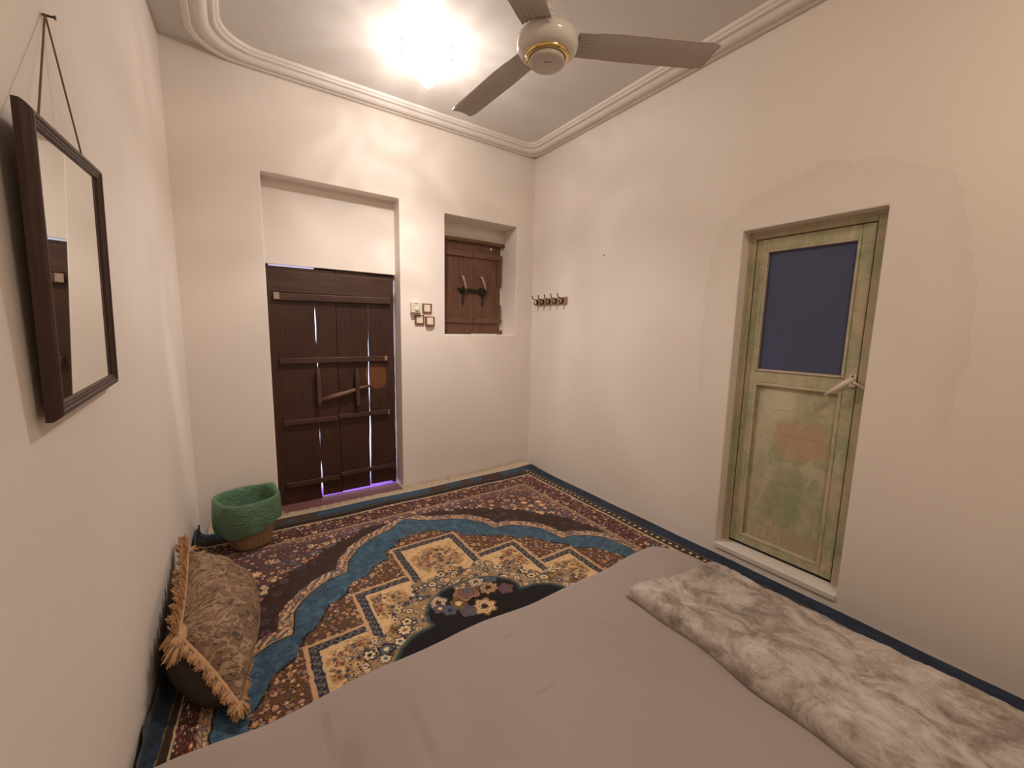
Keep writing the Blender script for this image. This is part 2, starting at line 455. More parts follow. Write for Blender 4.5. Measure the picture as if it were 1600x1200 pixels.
# ------------------------------------------------------------------ door_2: green weathered door
def green_mat(name, tint=0., red=True):
    m = newmat(name, (.3, .3, .2), .62, spec=.35); t = NT(m)
    G1, G2, G3 = (.42, .405, .25), (.335, .35, .21), (.54, .50, .33)
    B1, B2 = (.55, .44, .31), (.38, .275, .18)
    v = t.mapping((1, 1.1, 1.7)); a = t.noise(3.2, 6, .65, vec=v, dist=.9)
    b = t.noise(5.5, 7, .7, vec=t.mapping((1, 1, .6)), dist=.7)
    c = t.mix(t.ramp(a, [(.32, 0.), (.66, 1.)]), G2, G1)
    c = t.mix(t.ramp(t.noise(11, 5, .65), [(.5, 0.), (.68, .8)]), c, G3)
    c = t.mix(t.ramp(b, [(.50-tint, 0.), (.60-tint, .9)]), c, B1)
    c = t.mix(t.ramp(t.noise(7, 7, .75, dist=1.4), [(.60, 0.), (.68, .65)]), c, B2)
    if red:
        sp = t.n.new('ShaderNodeSeparateXYZ'); t.l.new(t.tc.outputs['Object'], sp.inputs[0])
        def blob(y, z, ry, rz, col, amt, c, nz=7):
            dy = t.math('DIVIDE', t.math('SUBTRACT', sp.outputs[1], y), ry); dz = t.math('DIVIDE', t.math('SUBTRACT', sp.outputs[2], z), rz)
            d = t.math('ADD', t.math('MULTIPLY', dy, dy), t.math('MULTIPLY', dz, dz))
            d = t.math('ADD', d, t.math('MULTIPLY', t.math('SUBTRACT', t.noise(nz, 6, .7, dist=1.), .5), 1.6))
            return t.mix(t.ramp(d, [(.5, amt), (1.1, 0.)]), c, col)
        c = blob(-2.27, .77, .15, .13, (.50, .33, .22), .75, c)
        c = blob(-2.15, .95, .10, .12, (.66, .58, .44), .6, c, 11)
        c = blob(-2.22, .42, .10, .2, (.27, .31, .18), .55, c, 5)
        c = blob(-2.25, .20, .22, .07, (.46, .34, .24), .6, c, 10)
        # faint seams of the horizontal boards under the paint
        ln = t.math('FRACT', t.math('ADD', t.math('MULTIPLY', sp.outputs[2], 7.5), t.math('MULTIPLY', t.noise(3, 3), .35)))
        c = t.mix(t.ramp(ln, [(.0, .5), (.05, 0.)]), c, (.25, .21, .14))
        c = blob(-2.33, .62, .07, .05, (.62, .54, .40), .5, c, 16)
        c = blob(-2.10, .80, .05, .16, (.60, .53, .39), .45, c, 14)
    sm = t.noise(17, 8, .75, vec=t.mapping((1, 1, .45)), dist=1.2)
    c = t.mix(t.ramp(sm, [(.56, 0.), (.64, .55)]), c, (.62, .55, .42))
    c = t.mix(t.ramp(sm, [(.34, .5), (.42, 0.)]), c, (.30, .25, .16))
    # long dried paint drips and scratches
    dr = t.noise(30, 4, .6, vec=t.mapping((1, 1, .12)))
    c = t.mix(t.ramp(dr, [(.66, 0.), (.74, .45)]), c, (.64, .56, .41))
    c = t.mix(t.ramp(t.noise(26, 5, .7, dist=1.5), [(.66, 0.), (.72, .5)]), c, (.24, .19, .12))
    t.color(c)
    t.bump(t.math('ADD', b, t.math('MULTIPLY', dr, .5)), .5, .006)
    return m
M_gr = green_mat('weathered_green_paint'); M_gr2 = green_mat('weathered_green_frame_paint', .05, False); M_gr3 = green_mat('weathered_bead_paint', .07, False)
XG = .088
gd = tag(empty('door_2', (0, 0, 0)), 'weathered green wooden door with a dark blue pane and white lever handle', 'door', kind='structure')
# fixed frame
bm = bmesh.new()
Y0, Y1, Z0, Z1 = GY0, GY1, GZ0, GZ1
box(bm, XG-.006, .168, Y0-.036, Y0, Z0, Z1); box(bm, XG-.006, .168, Y1, Y1+.05, Z0-.0, Z1); box(bm, XG-.006, .168, Y1+.05, Y0-.036, Z1-.040, Z1)
obj('frame', bm, M_gr2, gd, bevel=.004)
bm = bmesh.new()   # thin rebate step
box(bm, XG-.012, XG-.006, Y0-.014, Y0, Z0, Z1); box(bm, XG-.012, XG-.006, Y1+.014, Y0-.014, Z1-.016, Z1)
obj('frame_bead', bm, M_gr3, gd, bevel=.002)
ly0, ly1 = Y0-.040, Y1+.054          # leaf edges
py0, py1 = -2.014, -2.424            # pane opening
bm = bmesh.new()
box(bm, XG, XG+.036, py0, ly0, Z0+.022, Z1-.044); box(bm, XG, XG+.036, ly1, py1, Z0+.022, Z1-.044)      # stiles
box(bm, XG, XG+.036, py1, py0, 1.782, Z1-.044); box(bm, XG, XG+.036, py1, py0, 1.058, 1.122); box(bm, XG, XG+.036, py1, py0, Z0+.022, .135)
leafg = obj('leaf', bm, M_gr, gd, bevel=.003)
bm = bmesh.new(); box(bm, XG+.016, XG+.03, py1-.005, py0+.005, .128, 1.064)
obj('lower_panel', bm, M_gr, leafg)
def beadring(nm, y0, y1, z0, z1, w, x0, x1):
    bm = bmesh.new()
    box(bm, x0, x1, y0-w, y0, z0, z1); box(bm, x0, x1, y1, y1+w, z0, z1); box(bm, x0, x1, y1+w, y0-w, z1-w, z1); box(bm, x0, x1, y1+w, y0-w, z0, z0+w)
    return obj(nm, bm, M_gr3, leafg, bevel=.003)
beadring('pane_bead', py0, py1, 1.122, 1.782, .012, XG-.006, XG+.02)
beadring('panel_bead', py0, py1, .135, 1.058, .016, XG-.003, XG+.016)
M_pane = newmat('dark_blue_pane', (.036, .036, .062), .55, spec=.25)
_t = NT(M_pane); _t.color(_t.mix(_t.noise(2.5, 4), (.082, .092, .165), (.070, .078, .150)))
bm = bmesh.new(); box(bm, XG+.012, XG+.018, py1-.003, py0+.003, 1.118, 1.786); tag(obj('pane', bm, M_pane, leafg), 'dark blue pane')
bm = bmesh.new(); box(bm, XG+.045, .169, Y1, Y0, Z0+.0005, Z1); obj('backing_board', bm, M_gr2, gd)
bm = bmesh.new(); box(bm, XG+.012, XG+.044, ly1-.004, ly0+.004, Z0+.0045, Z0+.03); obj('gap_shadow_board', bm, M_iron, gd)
# handle
M_hand = newmat('white_handle_paint', (.72, .62, .52), .35)
bm = bmesh.new(); box(bm, XG-.012, XG-.0003, -2.474, -2.446, 1.085, 1.145)
hd = obj('handle', bm, M_hand, leafg, bevel=.003)
bm = bmesh.new(); tube(bm, [(XG-.012, -2.461, 1.118), (XG-.045, -2.460, 1.118)], .010, 12)
pts = [(XG-.045, -2.464, 1.124), (XG-.05, -2.447, 1.106), (XG-.052, -2.41, 1.07), (XG-.048, -2.372, 1.036)]
tube(bm, pts, [.011, .0125, .012, .007], 8); obj('lever', bm, M_hand, hd, smooth=True)
bm = bmesh.new(); lathe(bm, [(0, 0), (.0045, 0), (.0045, .001), (0, .0015)], 12)
o = obj('screw_hole', bm, M_iron, hd); o.rotation_euler = (0, -PI/2, 0); o.location = (XG-.0125, -2.460, 1.137)
bm = bmesh.new(); tube(bm, [(XG-.02, -2.466, 1.108), (XG-.016, -2.49, 1.096), (XG-.012, -2.512, 1.082)], [.007, .008, .008], 6); obj('catch', bm, M_hand, hd)
# raised white sill in front of the leaf
M_sill = newmat('sill_plaster', (.80, .75, .68), .5)
_t = NT(M_sill); _t.color(_t.mix(_t.noise(14, 4), (.82, .77, .70), (.70, .63, .55)))
bm = bmesh.new(); box(bm, -.008, XG+.03, GY1+.001, GY0-.001, GZ0-.028, GZ0+.0045)
tag(obj('trim_2', bm, M_sill, bevel=.005), kind='structure')

# ------------------------------------------------------------------ mirror on the left wall
def rotz(a): return Matrix.Rotation(a, 4, 'Z')
YM, ZM = -1.768, 1.426
mir = empty('wall_mirror', (0, 0, 0))
tag(mir, 'dark wood framed rectangular mirror hanging by a cord from a nail on the left wall', 'mirror')
ang = -math.atan(.0351) + .023                # wall's own turn
TILT = .03
# local axes: X out of the wall, Y along the wall (to the back), Z up
mir.matrix_world = Matrix.Translation((xl(YM)+.033, YM, ZM)) @ rotz(ang) @ Matrix.Rotation(TILT, 4, 'Y') @ Matrix.Rotation(.045, 4, 'X')
hw, hh = .230, .292
M_fr = wood('mirror_frame_wood', (.050, .022, .015), (.035, .016, .011), (.075, .036, .025), rough=.35)
bm = bmesh.new()
# moulding profile (inset from outer edge, height out of wall)
mp = [(0, -.014), (0, -.004), (.003, .001), (.008, .006), (.013, .009), (.018, .009), (.021, .006), (.025, .006), (.028, .004), (.031, .004), (.034, .0015), (.034, -.014)]
rings = []
for ins, hx in mp:
    y, z = hw-ins, hh-ins
    rings.append([bm.verts.new(p) for p in ((hx, -y, -z), (hx, y, -z), (hx, y, z), (hx, -y, z))])
for a, b in zip(rings, rings[1:]+rings[:1]):
    for k in range(4): bm.faces.new((a[k], a[(k+1) % 4], b[(k+1) % 4], b[k]))
obj('frame', bm, M_fr, mir)
M_mir = newmat('mirror_glass', (.86, .87, .83), .015, metal=1.)
bm = bmesh.new(); box(bm, -.006, -.001, -hw+.032, hw-.032, -hh+.032, hh-.032); obj('mirror_glass', bm, M_mir, mir)
M_card = newmat('backing_card', (.12, .08, .06), .8)
bm = bmesh.new(); box(bm, -.013, -.0065, -hw+.03, hw-.03, -hh+.03, hh-.03); obj('backing', bm, M_card, mir)
M_cord = newmat('hanging_cord', (.16, .10, .055), .8)
nail_w = Vector((xl(-1.685)+.005, -1.685, 2.010))
Mi = mir.matrix_world.inverted()
bm = bmesh.new()
top = Mi @ nail_w
for yy in (-.150, .118):
    tube(bm, [(-.004, yy, hh-.012), (top.x, top.y, top.z)], .0019, 6)
obj('cord', bm, M_cord, mir)
bm = bmesh.new(); tube(bm, [(xl(-1.685)-.015, -1.685, 2.007), (xl(-1.685)+.020, -1.683, 2.009)], .0024, 8); tube(bm, [(xl(-1.685)+.019, -1.683, 2.009), (xl(-1.685)+.0215, -1.683, 2.009)], .0048, 8)
o = obj('nail', bm, M_iron); tag(o, 'bent nail in the left wall holding up the mirror cord', 'nail')

# ------------------------------------------------------------------ ceiling fan
M_fan = newmat('white_enamel', (.80, .755, .70), .16, spec=.6)
M_blade = newmat('blade_enamel', (.50, .43, .385), .33, spec=.5)
_t = NT(M_blade); _t.color(_t.mix(_t.noise(4, 4), (.53, .46, .41), (.45, .385, .34)))
M_gold = newmat('gold_ring', (.80, .62, .25), .12, metal=1.)
FX, FY, FZ = -1.300, -1.790, 2.40
fan = empty('ceiling_fan', (FX, FY, FZ)); tag(fan, 'white three-bladed ceiling fan with a gold-ringed hub', 'fan')
fan.rotation_euler = (0, 0, 0)
bm = bmesh.new()
lathe(bm, [(.0, .105), (.028, .105), (.045, .085), (.062, .055), (.085, .040), (.104, .030), (.115, .016), (.117, 0), (.115, -.014), (.108, -.026), (.098, -.034), (.082, -.040), (.078, -.039)], 64)
obj('motor_housing', bm, M_fan, fan, smooth=True)
bm = bmesh.new(); lathe(bm, [(.083, -.038), (.084, -.046), (.080, -.050), (.074, -.052), (.068, -.050), (.068, -.040), (.083, -.038)], 64); obj('trim_ring', bm, M_gold, fan, smooth=True)
bm = bmesh.new(); lathe(bm, [(.066, -.046), (.069, -.060), (.066, -.067), (.05, -.071), (0, -.073)], 64)
cap = obj('hub_cap', bm, newmat('cap_enamel', (.62, .55, .49), .3), fan, smooth=True)
bm = bmesh.new()
for k in range(9):     # tiny worn maker's mark, unreadable in the photograph
    x = -.013+k*.0032; h = .0022 if k % 3 else .0030
    M = Matrix.Rotation(math.radians(-34), 4, 'Z') @ Matrix.Translation((x, -.022, -.0728))
    box(bm, 0, .002, -h, h*.2, -.0004, .0004, M)
obj('maker_mark', bm, newmat('mark_ink', (.10, .06, .05), .5), cap)
bm = bmesh.new()
lathe(bm, [(0, .5), (.058, .5), (.058, .485), (.05, .45), (.028, .42), (.012, .415), (.012, .135), (.022, .13), (.022, .10), (0, .1)], 32)
obj('down_rod', bm, M_fan, fan, smooth=True)
def blade(a):
    n, w = 40, 20; V = []; F = []
    for side in (0, 1):
        for i in range(n+1):
            s = i/n
            for j in range(w+1):
                q = j/w*2-1
                # tip cut obliquely with rounded corners
                rt = .668 - .006*(1+q) - .10*max(0, abs(q)-.86)**1.3*6
                r = .112 + (rt-.112)*s
                hw_ = .056+.009*min(1, s*3)
                y = q*hw_
                camber = .010*(1-q*q)
                twist = -.10*y
                rib = 0
                if r < .20: rib = .0022*math.cos(q*PI*7)*min(1, (.20-r)/.03)
                z = .012+camber+twist+rib - side*.003
                V.append((r, y, z))
    off = (n+1)*(w+1)
    for i in range(n):
        for j in range(w):
            p = i*(w+1)+j
            F.append((p, p+1, p+w+2, p+w+1)); F.append((off+p, off+p+w+1, off+p+w+2, off+p+1))
    for i in range(n):
        for j in (0, w):
            p = i*(w+1)+j; F.append((p, p+w+1, off+p+w+1, off+p))
    for j in range(w):
        for i in (0, n):
            p = i*(w+1)+j; F.append((p, off+p, off+p+1, p+1))
    o = mesh_np('blade', V, F, M_blade, fan); o.rotation_euler = (0, 0, math.radians(a))
    return o
for a in (-28.6, 92.5, 212): blade(a)

# ------------------------------------------------------------------ ceiling lamp
lamp = empty('ceiling_lamp', (LAMP[0], LAMP[1], H)); tag(lamp, 'lit glass-shaded lamp glowing on the ceiling beside the fan', 'lamp')
def emit(name, col, s):
    m = bpy.data.materials.new(name); m.use_nodes = True; n = m.node_tree.nodes; n.clear()
    e = n.new('ShaderNodeEmission'); e.inputs[0].default_value = (*col, 1); e.inputs[1].default_value = s
    o = n.new('ShaderNodeOutputMaterial'); m.node_tree.links.new(e.outputs[0], o.inputs[0]); return m
M_shade = emit('lit_glass', (1.0, .89, .80), 5.0)
M_bulb = emit('lit_bulb', (1.0, .88, .78), 12.0)
bm = bmesh.new()   # fluted pressed-glass bowl, shallow
n = 64; rings = []
for r, z, am in ((.060, -.004, .0), (.105, -.010, .06), (.132, -.030, .05), (.124, -.050, .05), (.090, -.064, .04), (.050, -.070, .03), (.030, -.071, 0)):
    rings.append([bm.verts.new((r*(1+am*math.cos(8*2*PI*k/n))*math.cos(2*PI*k/n), r*(1+am*math.cos(8*2*PI*k/n))*math.sin(2*PI*k/n), z)) for k in range(n)])
for a, b in zip(rings, rings[1:]):
    for k in range(n): bm.faces.new((a[k], a[(k+1) % n], b[(k+1) % n], b[k]))
obj('lamp_shade', bm, M_shade, lamp, smooth=True)
bm = bmesh.new(); lathe(bm, [(0, 0.0), (.05, 0), (.05, -.006), (.046, -.010), (0, -.010)], 8); obj('ceiling_rose', bm, M_fan, lamp)
bm = bmesh.new(); lathe(bm, [(.0, -.070), (.030, -.070), (.032, -.076), (.026, -.086), (.014, -.090), (0, -.090)], 8); obj('lamp_holder', bm, M_fan, lamp)
bm = bmesh.new(); lathe(bm, [(.012, -.090), (.022, -.098), (.036, -.116), (.044, -.138), (.043, -.160), (.034, -.180), (.018, -.192), (0, -.195)], 32); obj('bulb', bm, M_bulb, lamp, smooth=True)
# the bulb's light as broken up by the cut glass (lamp's own pattern of streaks)
ld = bpy.data.lights.new('bulb_light', 'POINT'); ld.energy = 17.2; ld.shadow_soft_size = .03; ld.color = LIGHT_COL
lo = bpy.data.objects.new('bulb_light', ld); COL.objects.link(lo); lo.parent = lamp; lo.location = (0, 0, -.232)
ld.use_nodes = True; nt = ld.node_tree; em = nt.nodes['Emission']
tcn = nt.nodes.new('ShaderNodeTexCoord'); nz = nt.nodes.new('ShaderNodeTexNoise'); nz.inputs['Scale'].default_value = 2.2; nz.inputs['Detail'].default_value = .6; nz.inputs['Distortion'].default_value = 1.6
rp = nt.nodes.new('ShaderNodeMapRange'); rp.inputs[1].default_value = .35; rp.inputs[2].default_value = .7; rp.inputs[3].default_value = .84; rp.inputs[4].default_value = 1.22
nt.links.new(tcn.outputs['Normal'], nz.inputs['Vector']); nt.links.new(nz.outputs['Fac'], rp.inputs[0]); sx = nt.nodes.new('ShaderNodeSeparateXYZ'); nt.links.new(tcn.outputs['Normal'], sx.inputs[0])
up = nt.nodes.new('ShaderNodeMapRange'); up.interpolation_type = 'SMOOTHSTEP'    # the glass bowl above the bulb holds back the upward light
up.inputs[1].default_value = -1.0; up.inputs[2].default_value = -.35; up.inputs[3].default_value = 5.0; up.inputs[4].default_value = .72
nt.links.new(sx.outputs[2], up.inputs[0])
mu = nt.nodes.new('ShaderNodeMath'); mu.operation = 'MULTIPLY'; nt.links.new(rp.outputs[0], mu.inputs[0]); nt.links.new(up.outputs[0], mu.inputs[1])
nt.links.new(mu.outputs[0], em.inputs['Strength'])

# unseen warm dome lamp added as near-end fill; a hub glint hints at it
l2 = empty('fill_dome_lamp', (-1.25, -3.45, H)); tag(l2, 'added unseen warm dome lamp filling light over the near end of the mattress', 'lamp')
bm = bmesh.new(); lathe(bm, [(0, 0), (.16, 0), (.165, -.01), (.155, -.02), (0, -.02)], 40); obj('lamp_base', bm, M_fan, l2, smooth=False)
bm = bmesh.new(); lathe(bm, [(.150, -.0205), (.148, -.04), (.125, -.07), (.08, -.09), (0, -.098)], 40); obj('lamp_shade', bm, emit('lit_opal', (1.0, .83, .66), 48.0), l2, smooth=True)

# ------------------------------------------------------------------ the carpet: a woven pattern computed point by point
XC, HWD = -1.455, 1.435
TR = 3                      # see rug_height: how the edges ride up on the walls

def seg_dist(X, Y, P):
    best = np.full(X.shape, 9.)
    for (x0, y0), (x1, y1) in zip(P, P[1:]):
        dx, dy = x1-x0, y1-y0
        t = np.clip(((X-x0)*dx+(Y-y0)*dy)/(dx*dx+dy*dy+1e-12), 0, 1)
        best = np.minimum(best, np.hypot(X-x0-t*dx, Y-y0-t*dy))
    return best

def put(C, mask, col):
    C[mask] = np.array(col)
def blend(C, mask, col, a):
    C[mask] = C[mask]*(1-a) + np.array(col)*a

def floral(C, region, X, Y, cell, seed, pal, dens=.8, size=.52, petals=(5, 6, 8), edge=None, jit=.8):
    """scatter small woven blossoms over region; pal = list of (outline, petal, heart)"""
    idx = np.nonzero(region)
    if not len(idx[0]): return
    x = X[idx]; y = Y[idx]
    gi = np.floor(x/cell).astype(np.int64); gj = np.floor(y/cell).astype(np.int64)
    col = C[idx].copy()
    for di in (-1, 0, 1):
        for dj in (-1, 0, 1):
            a = gi+di; b = gj+dj
            cx = (a+.5+(hsh(a, b, seed)-.5)*jit)*cell; cy = (b+.5+(hsh(a, b, seed+1)-.5)*jit)*cell
            R = cell*size*(.55+.6*hsh(a, b, seed+2))
            on = hsh(a, b, seed+3) < dens
            dx, dy = x-cx, y-cy; r = np.hypot(dx, dy); th = np.arctan2(dy, dx)
            kind = (hsh(a, b, seed+4)*len(pal)).astype(int)
            np_ = np.array(petals)[(hsh(a, b, seed+5)*len(petals)).astype(int)]
            rr = R*(.85+.15*np.cos(np_*th+6.28*hsh(a, b, seed+6)))
            t = r/np.maximum(rr, 1e-6)
            P = np.array(pal)          # kinds x 3 x 3
            hit = on & (t < 1)
            c = np.where((t > .76)[:, None], P[kind, 0], np.where((t > .34)[:, None], P[kind, 1], P[kind, 2]))
            col[hit] = c[hit]
    C[idx] = col

CREAM = lin(222, 192, 152); PEACH = lin(200, 150, 114); TAN = lin(160, 120, 84); GOLDN = lin(140, 102, 52); RED = lin(126, 52, 44)
WINE = lin(84, 36, 36); NAVY = lin(22, 34, 54); BLUE = lin(62, 92, 112); DBLUE = lin(46, 68, 86); SLATE = lin(84, 92, 106); MAUVE = lin(104, 72, 76)
BROWN = lin(58, 36, 29); DARK = lin(34, 22, 20); BLACK = lin(20, 14, 16); GREEN = lin(64, 68, 48); GREY = lin(128, 116, 108)
PAL_BORDER = [(DARK, RED, CREAM), (DARK, CREAM, RED), (DARK, TAN, WINE), (NAVY, MAUVE, CREAM), (DARK, RED, TAN), (BROWN, GREEN, TAN), (DARK, PEACH, RED), (NAVY, SLATE, CREAM)]
PAL_CREAM = [(MAUVE, CREAM, PEACH), (WINE, PEACH, RED), (DARK, CREAM, GOLDN), (SLATE, GREY, NAVY), (WINE, MAUVE, CREAM)]
PAL_TAN = [(DARK, TAN, CREAM), (BROWN, GOLDN, DARK), (DARK, PEACH, TAN), (BROWN, lin(150, 104, 88), TAN), (BROWN, TAN, GOLDN), (DARK, GREY, TAN)]
PAL_RING = [(NAVY, CREAM, GOLDN), (BLACK, CREAM, SLATE), (DARK, SLATE, NAVY), (NAVY, SLATE, CREAM), (BLACK, GOLDN, DARK), (NAVY, CREAM, PEACH), (BLACK, BLUE, CREAM)]
PAL_BOUQ = [(GOLDN, SLATE, NAVY), (TAN, NAVY, SLATE), (GOLDN, TAN, GREEN), (GREEN, GOLDN, DARK), (TAN, RED, WINE), (GREY, MAUVE, CREAM), (GREEN, SLATE, CREAM)]

OUT = [(0, -.545), (.03, -.552), (.125, -.632), (.26, -.690), (.352, -.750), (.43, -.86), (.462, -.975), (.556, -.987), (.63, -1.033), (.70, -1.10), (.734, -1.163), (.757, -1.318),
       (.84, -1.328), (.93, -1.384), (.99, -1.45), (1.017, -1.533), (1.03, -1.66), (1.03, -1.80), (1.06, -2.4), (1.06, -5)]
INN = [(0, -.755), (.12, -.785), (.17, -.845), (.235, -.87), (.25, -.95), (.34, -1.0), (.38, -1.05), (.48, -1.09), (.52, -1.16), (.60, -1.19), (.66, -1.30), (.73, -1.36), (.76, -1.45),
       (.85, -1.50), (.88, -1.57), (.93, -1.65), (.95, -2.4), (.95, -5)]
CRN = [(0, -.462), (.25, -.50), (.32, -.552), (.43, -.585), (.54, -.64), (.60, -.72), (.70, -.76), (.815, -.873), (.86, -.96), (.93, -1.0), (.968, -1.089), (1.0, -1.17), (1.04, -1.273), (1.06, -1.5), (1.06, -5)]
def interp(P, u): return np.interp(u, [p[0] for p in P[:-1]], [p[1] for p in P[:-1]])

def rug_color(X, Y):
    """X,Y in the carpet's own flat coordinates -> linear rgb"""
    wob_ = (vnoise(X*55, Y*55, 3)-.5)*.006
    u = X-XC; au = np.abs(u+wob_); Yw = Y+(vnoise(X*55, Y*55, 9)-.5)*.006
    C = np.zeros(X.shape+(3,)); C[:] = BROWN
    e = HWD-au; eb = -Yw-.095
    D = np.minimum(e, eb)
    # dark field with faint blue-grey sprigs
    floral(C, D > .3, X, Y, .060, 11, [(BROWN, lin(70, 66, 66), BROWN), (BROWN, lin(66, 50, 40), DARK), (DARK, lin(56, 56, 62), BROWN), (BROWN, MAUVE, BROWN)], .75, .5)
    n = fbm(X*40, Y*40, 5)
    # corner pieces
    corner = (Yw > interp(CRN, au)) & (D > .3)
    crn_d = seg_dist(au, Yw, CRN[:-1])
    blend(C, corner, MAUVE, .65)
    floral(C, corner, X, Y, .034, 21, PAL_BORDER, .8, .5)
    floral(C, corner, X, Y, .090, 23, [(WINE, CREAM, PEACH), (DARK, PEACH, RED), (WINE, PEACH, CREAM), (DARK, MAUVE, CREAM)], .62, .44)
    floral(C, corner & (np.hypot(X*0+np.sin(X*14), np.sin(Y*17+X*9)) < .55), X, Y, .030, 24, PAL_CREAM, .9, .6)
    rim = (crn_d < .040) & (Yw > interp(CRN, au)-.03) & (D > .36)
    floral(C, rim, X, Y, .034, 25, PAL_CREAM, .85, .62)
    # scalloped cream edging, blue band
    fo, fi = interp(OUT, au), interp(INN, au)
    od = seg_dist(au, Yw, OUT[:-1]); inside_o = Yw < fo
    ed = (~inside_o) & (od < .066)
    put(C, ed, lin(150, 112, 84))
    st = np.sin((au*1.1+Yw*.6)*150 + 5*vnoise(X*16, Y*16, 31))
    put(C, ed & (st > .35), PEACH); put(C, ed & (st > .80), CREAM); put(C, ed & (st < -.60), SLATE)
    floral(C, ed, X, Y, .034, 36, [(WINE, PEACH, CREAM), (SLATE, CREAM, PEACH), (TAN, PEACH, WINE), (MAUVE, GREY, SLATE), (BROWN, TAN, CREAM)], .8, .62)
    floral(C, ed & (od > .022), X, Y, .030, 33, PAL_CREAM, .6, .5)
    put(C, (~inside_o) & (od < .013), lin(176, 140, 106)); put(C, (~inside_o) & (od < .007), DARK)
    inside_i = Yw < fi
    id_ = seg_dist(au, Yw, INN[:-1])
    band = inside_o & ~inside_i
    put(C, band, BLUE)
    blend(C, band & (n > .55), DBLUE, .7); blend(C, band & (fbm(X*28, Y*28, 77) > .60), lin(84, 114, 132), .5)
    floral(C, band, X, Y, .055, 41, [(BLUE, DBLUE, lin(76, 106, 124)), (DBLUE, BLUE, DBLUE), (BLUE, lin(50, 74, 86), BLUE)], .7, .42)
    # inner ground of tan blossoms
    put(C, inside_i, lin(96, 66, 48))
    floral(C, inside_i, X, Y, .026, 51, PAL_TAN, .95, .64)
    floral(C, inside_i, X, Y, .046, 52, [(DARK, TAN, PEACH), (DARK, CREAM, BROWN), (BROWN, lin(150, 100, 84), WINE)], .55, .42)
    put(C, inside_i & (id_ < .012) & (n > .45), DARK)
    # stepped squares
    def square(u0, y1, y0, seed):
        """outer half-width u0, top y1, bottom y0"""
        reg = (au < u0) & (Yw < y1) & (Yw > y0)
        d = np.minimum(u0-au, y1-Yw)
        put(C, reg, lin(214, 178, 132))
        blend(C, reg & (n > .60), lin(186, 142, 90), .5)
        put(C, reg & (d < .064), lin(206, 172, 132))
        put(C, reg & (d < .054), lin(40, 46, 58))
        along = np.where(u0-au < y1-Yw, Yw, X)
        sc = np.abs(d-.034-.010*np.sin(along*170)) < .0035
        put(C, reg & (d > .018) & (d < .052) & sc, lin(120, 112, 100))
        put(C, reg & (d > .024) & (d < .046) & (np.abs(np.sin(along*85)) > .93), lin(110, 100, 88))
        put(C, reg & (d < .017), lin(196, 156, 118))
        return reg & (d > .066)
    def bouquet(reg, cx, cy, rx, ry, seed):
        rx *= .82; ry *= .82
        r = ((np.abs(u) if cx else u)-cx)**2/rx**2 + (Y-cy)**2/ry**2 + (vnoise(X*60, Y*60, seed)-.5)*.5
        m_ = reg & (r < 1)
        blend(C, reg & (r < 1.5) & (n > .42), GOLDN, .5)
        floral(C, m_, X, Y, .020, seed, PAL_BOUQ, .80, .60)
        floral(C, reg & (r < .8), X, Y, .040, seed+3, [(GOLDN, SLATE, NAVY), (TAN, lin(150, 60, 56), RED), (GREEN, CREAM, SLATE), (TAN, MAUVE, NAVY)], .55, .45)
        tw = reg & (r > .6) & (r < 1.6) & (np.abs(np.sin(X*90+Y*60+4*vnoise(X*20, Y*20, seed+8))) < .10) & (n > .45)
        put(C, tw, lin(90, 62, 40))
    r3 = square(.737, -1.415, -2.6, 3); bouquet(r3, .56, -1.60, .13, .12, 61)
    r2 = square(.492, -1.168, -1.62, 2); bouquet(r2, .37, -1.335, .11, .10, 64)
    r1 = square(.212, -.870, -1.45, 1); bouquet(r1, 0., -1.10, .145, .135, 67)
    # central medallion
    cy0 = -1.90
    th = np.arctan2(Y-cy0, u); rr = np.hypot(u/1.05, (Y-cy0))
    lob = .475 + .030*np.abs(np.cos(th*5.5)) 
    ring = rr < .475+.125+.05*np.abs(np.cos(th*6+.5)) + (vnoise(X*40, Y*40, 71)-.5)*.05
    BC = [(0, -1.38), (.10, -1.385), (.165, -1.42), (.20, -1.45), (.235, -1.50), (.245, -1.55), (.235, -1.585), (.33, -1.60), (.40, -1.64), (.46, -1.72), (.5, -1.9), (.5, -2.5)]
    fb = interp(BC, au); fb = np.where((au < .05), -1.395+.0*au, fb)
    bd = seg_dist(au, Yw, BC[:-1]); blk = Yw < fb
    gd_ = (~blk) & (bd < .135+.02*np.sin(au*40)+(vnoise(X*40, Y*40, 71)-.5)*.05)
    blend(C, gd_, lin(150, 122, 88), .85)
    floral(C, gd_, X, Y, .036, 72, PAL_RING, .9, .60)
    floral(C, gd_, X, Y, .078, 73, [(NAVY, CREAM, GOLDN), (BLACK, SLATE, CREAM), (NAVY, CREAM, DARK), (NAVY, CREAM, BLUE)], .75, .46)
    put(C, (~blk) & (bd < .014), lin(140, 116, 84)); put(C, (~blk) & (bd < .007), lin(60, 84, 84))
    put(C, blk, BLACK)
    put(C, blk & (bd < .010), lin(52, 66, 64))
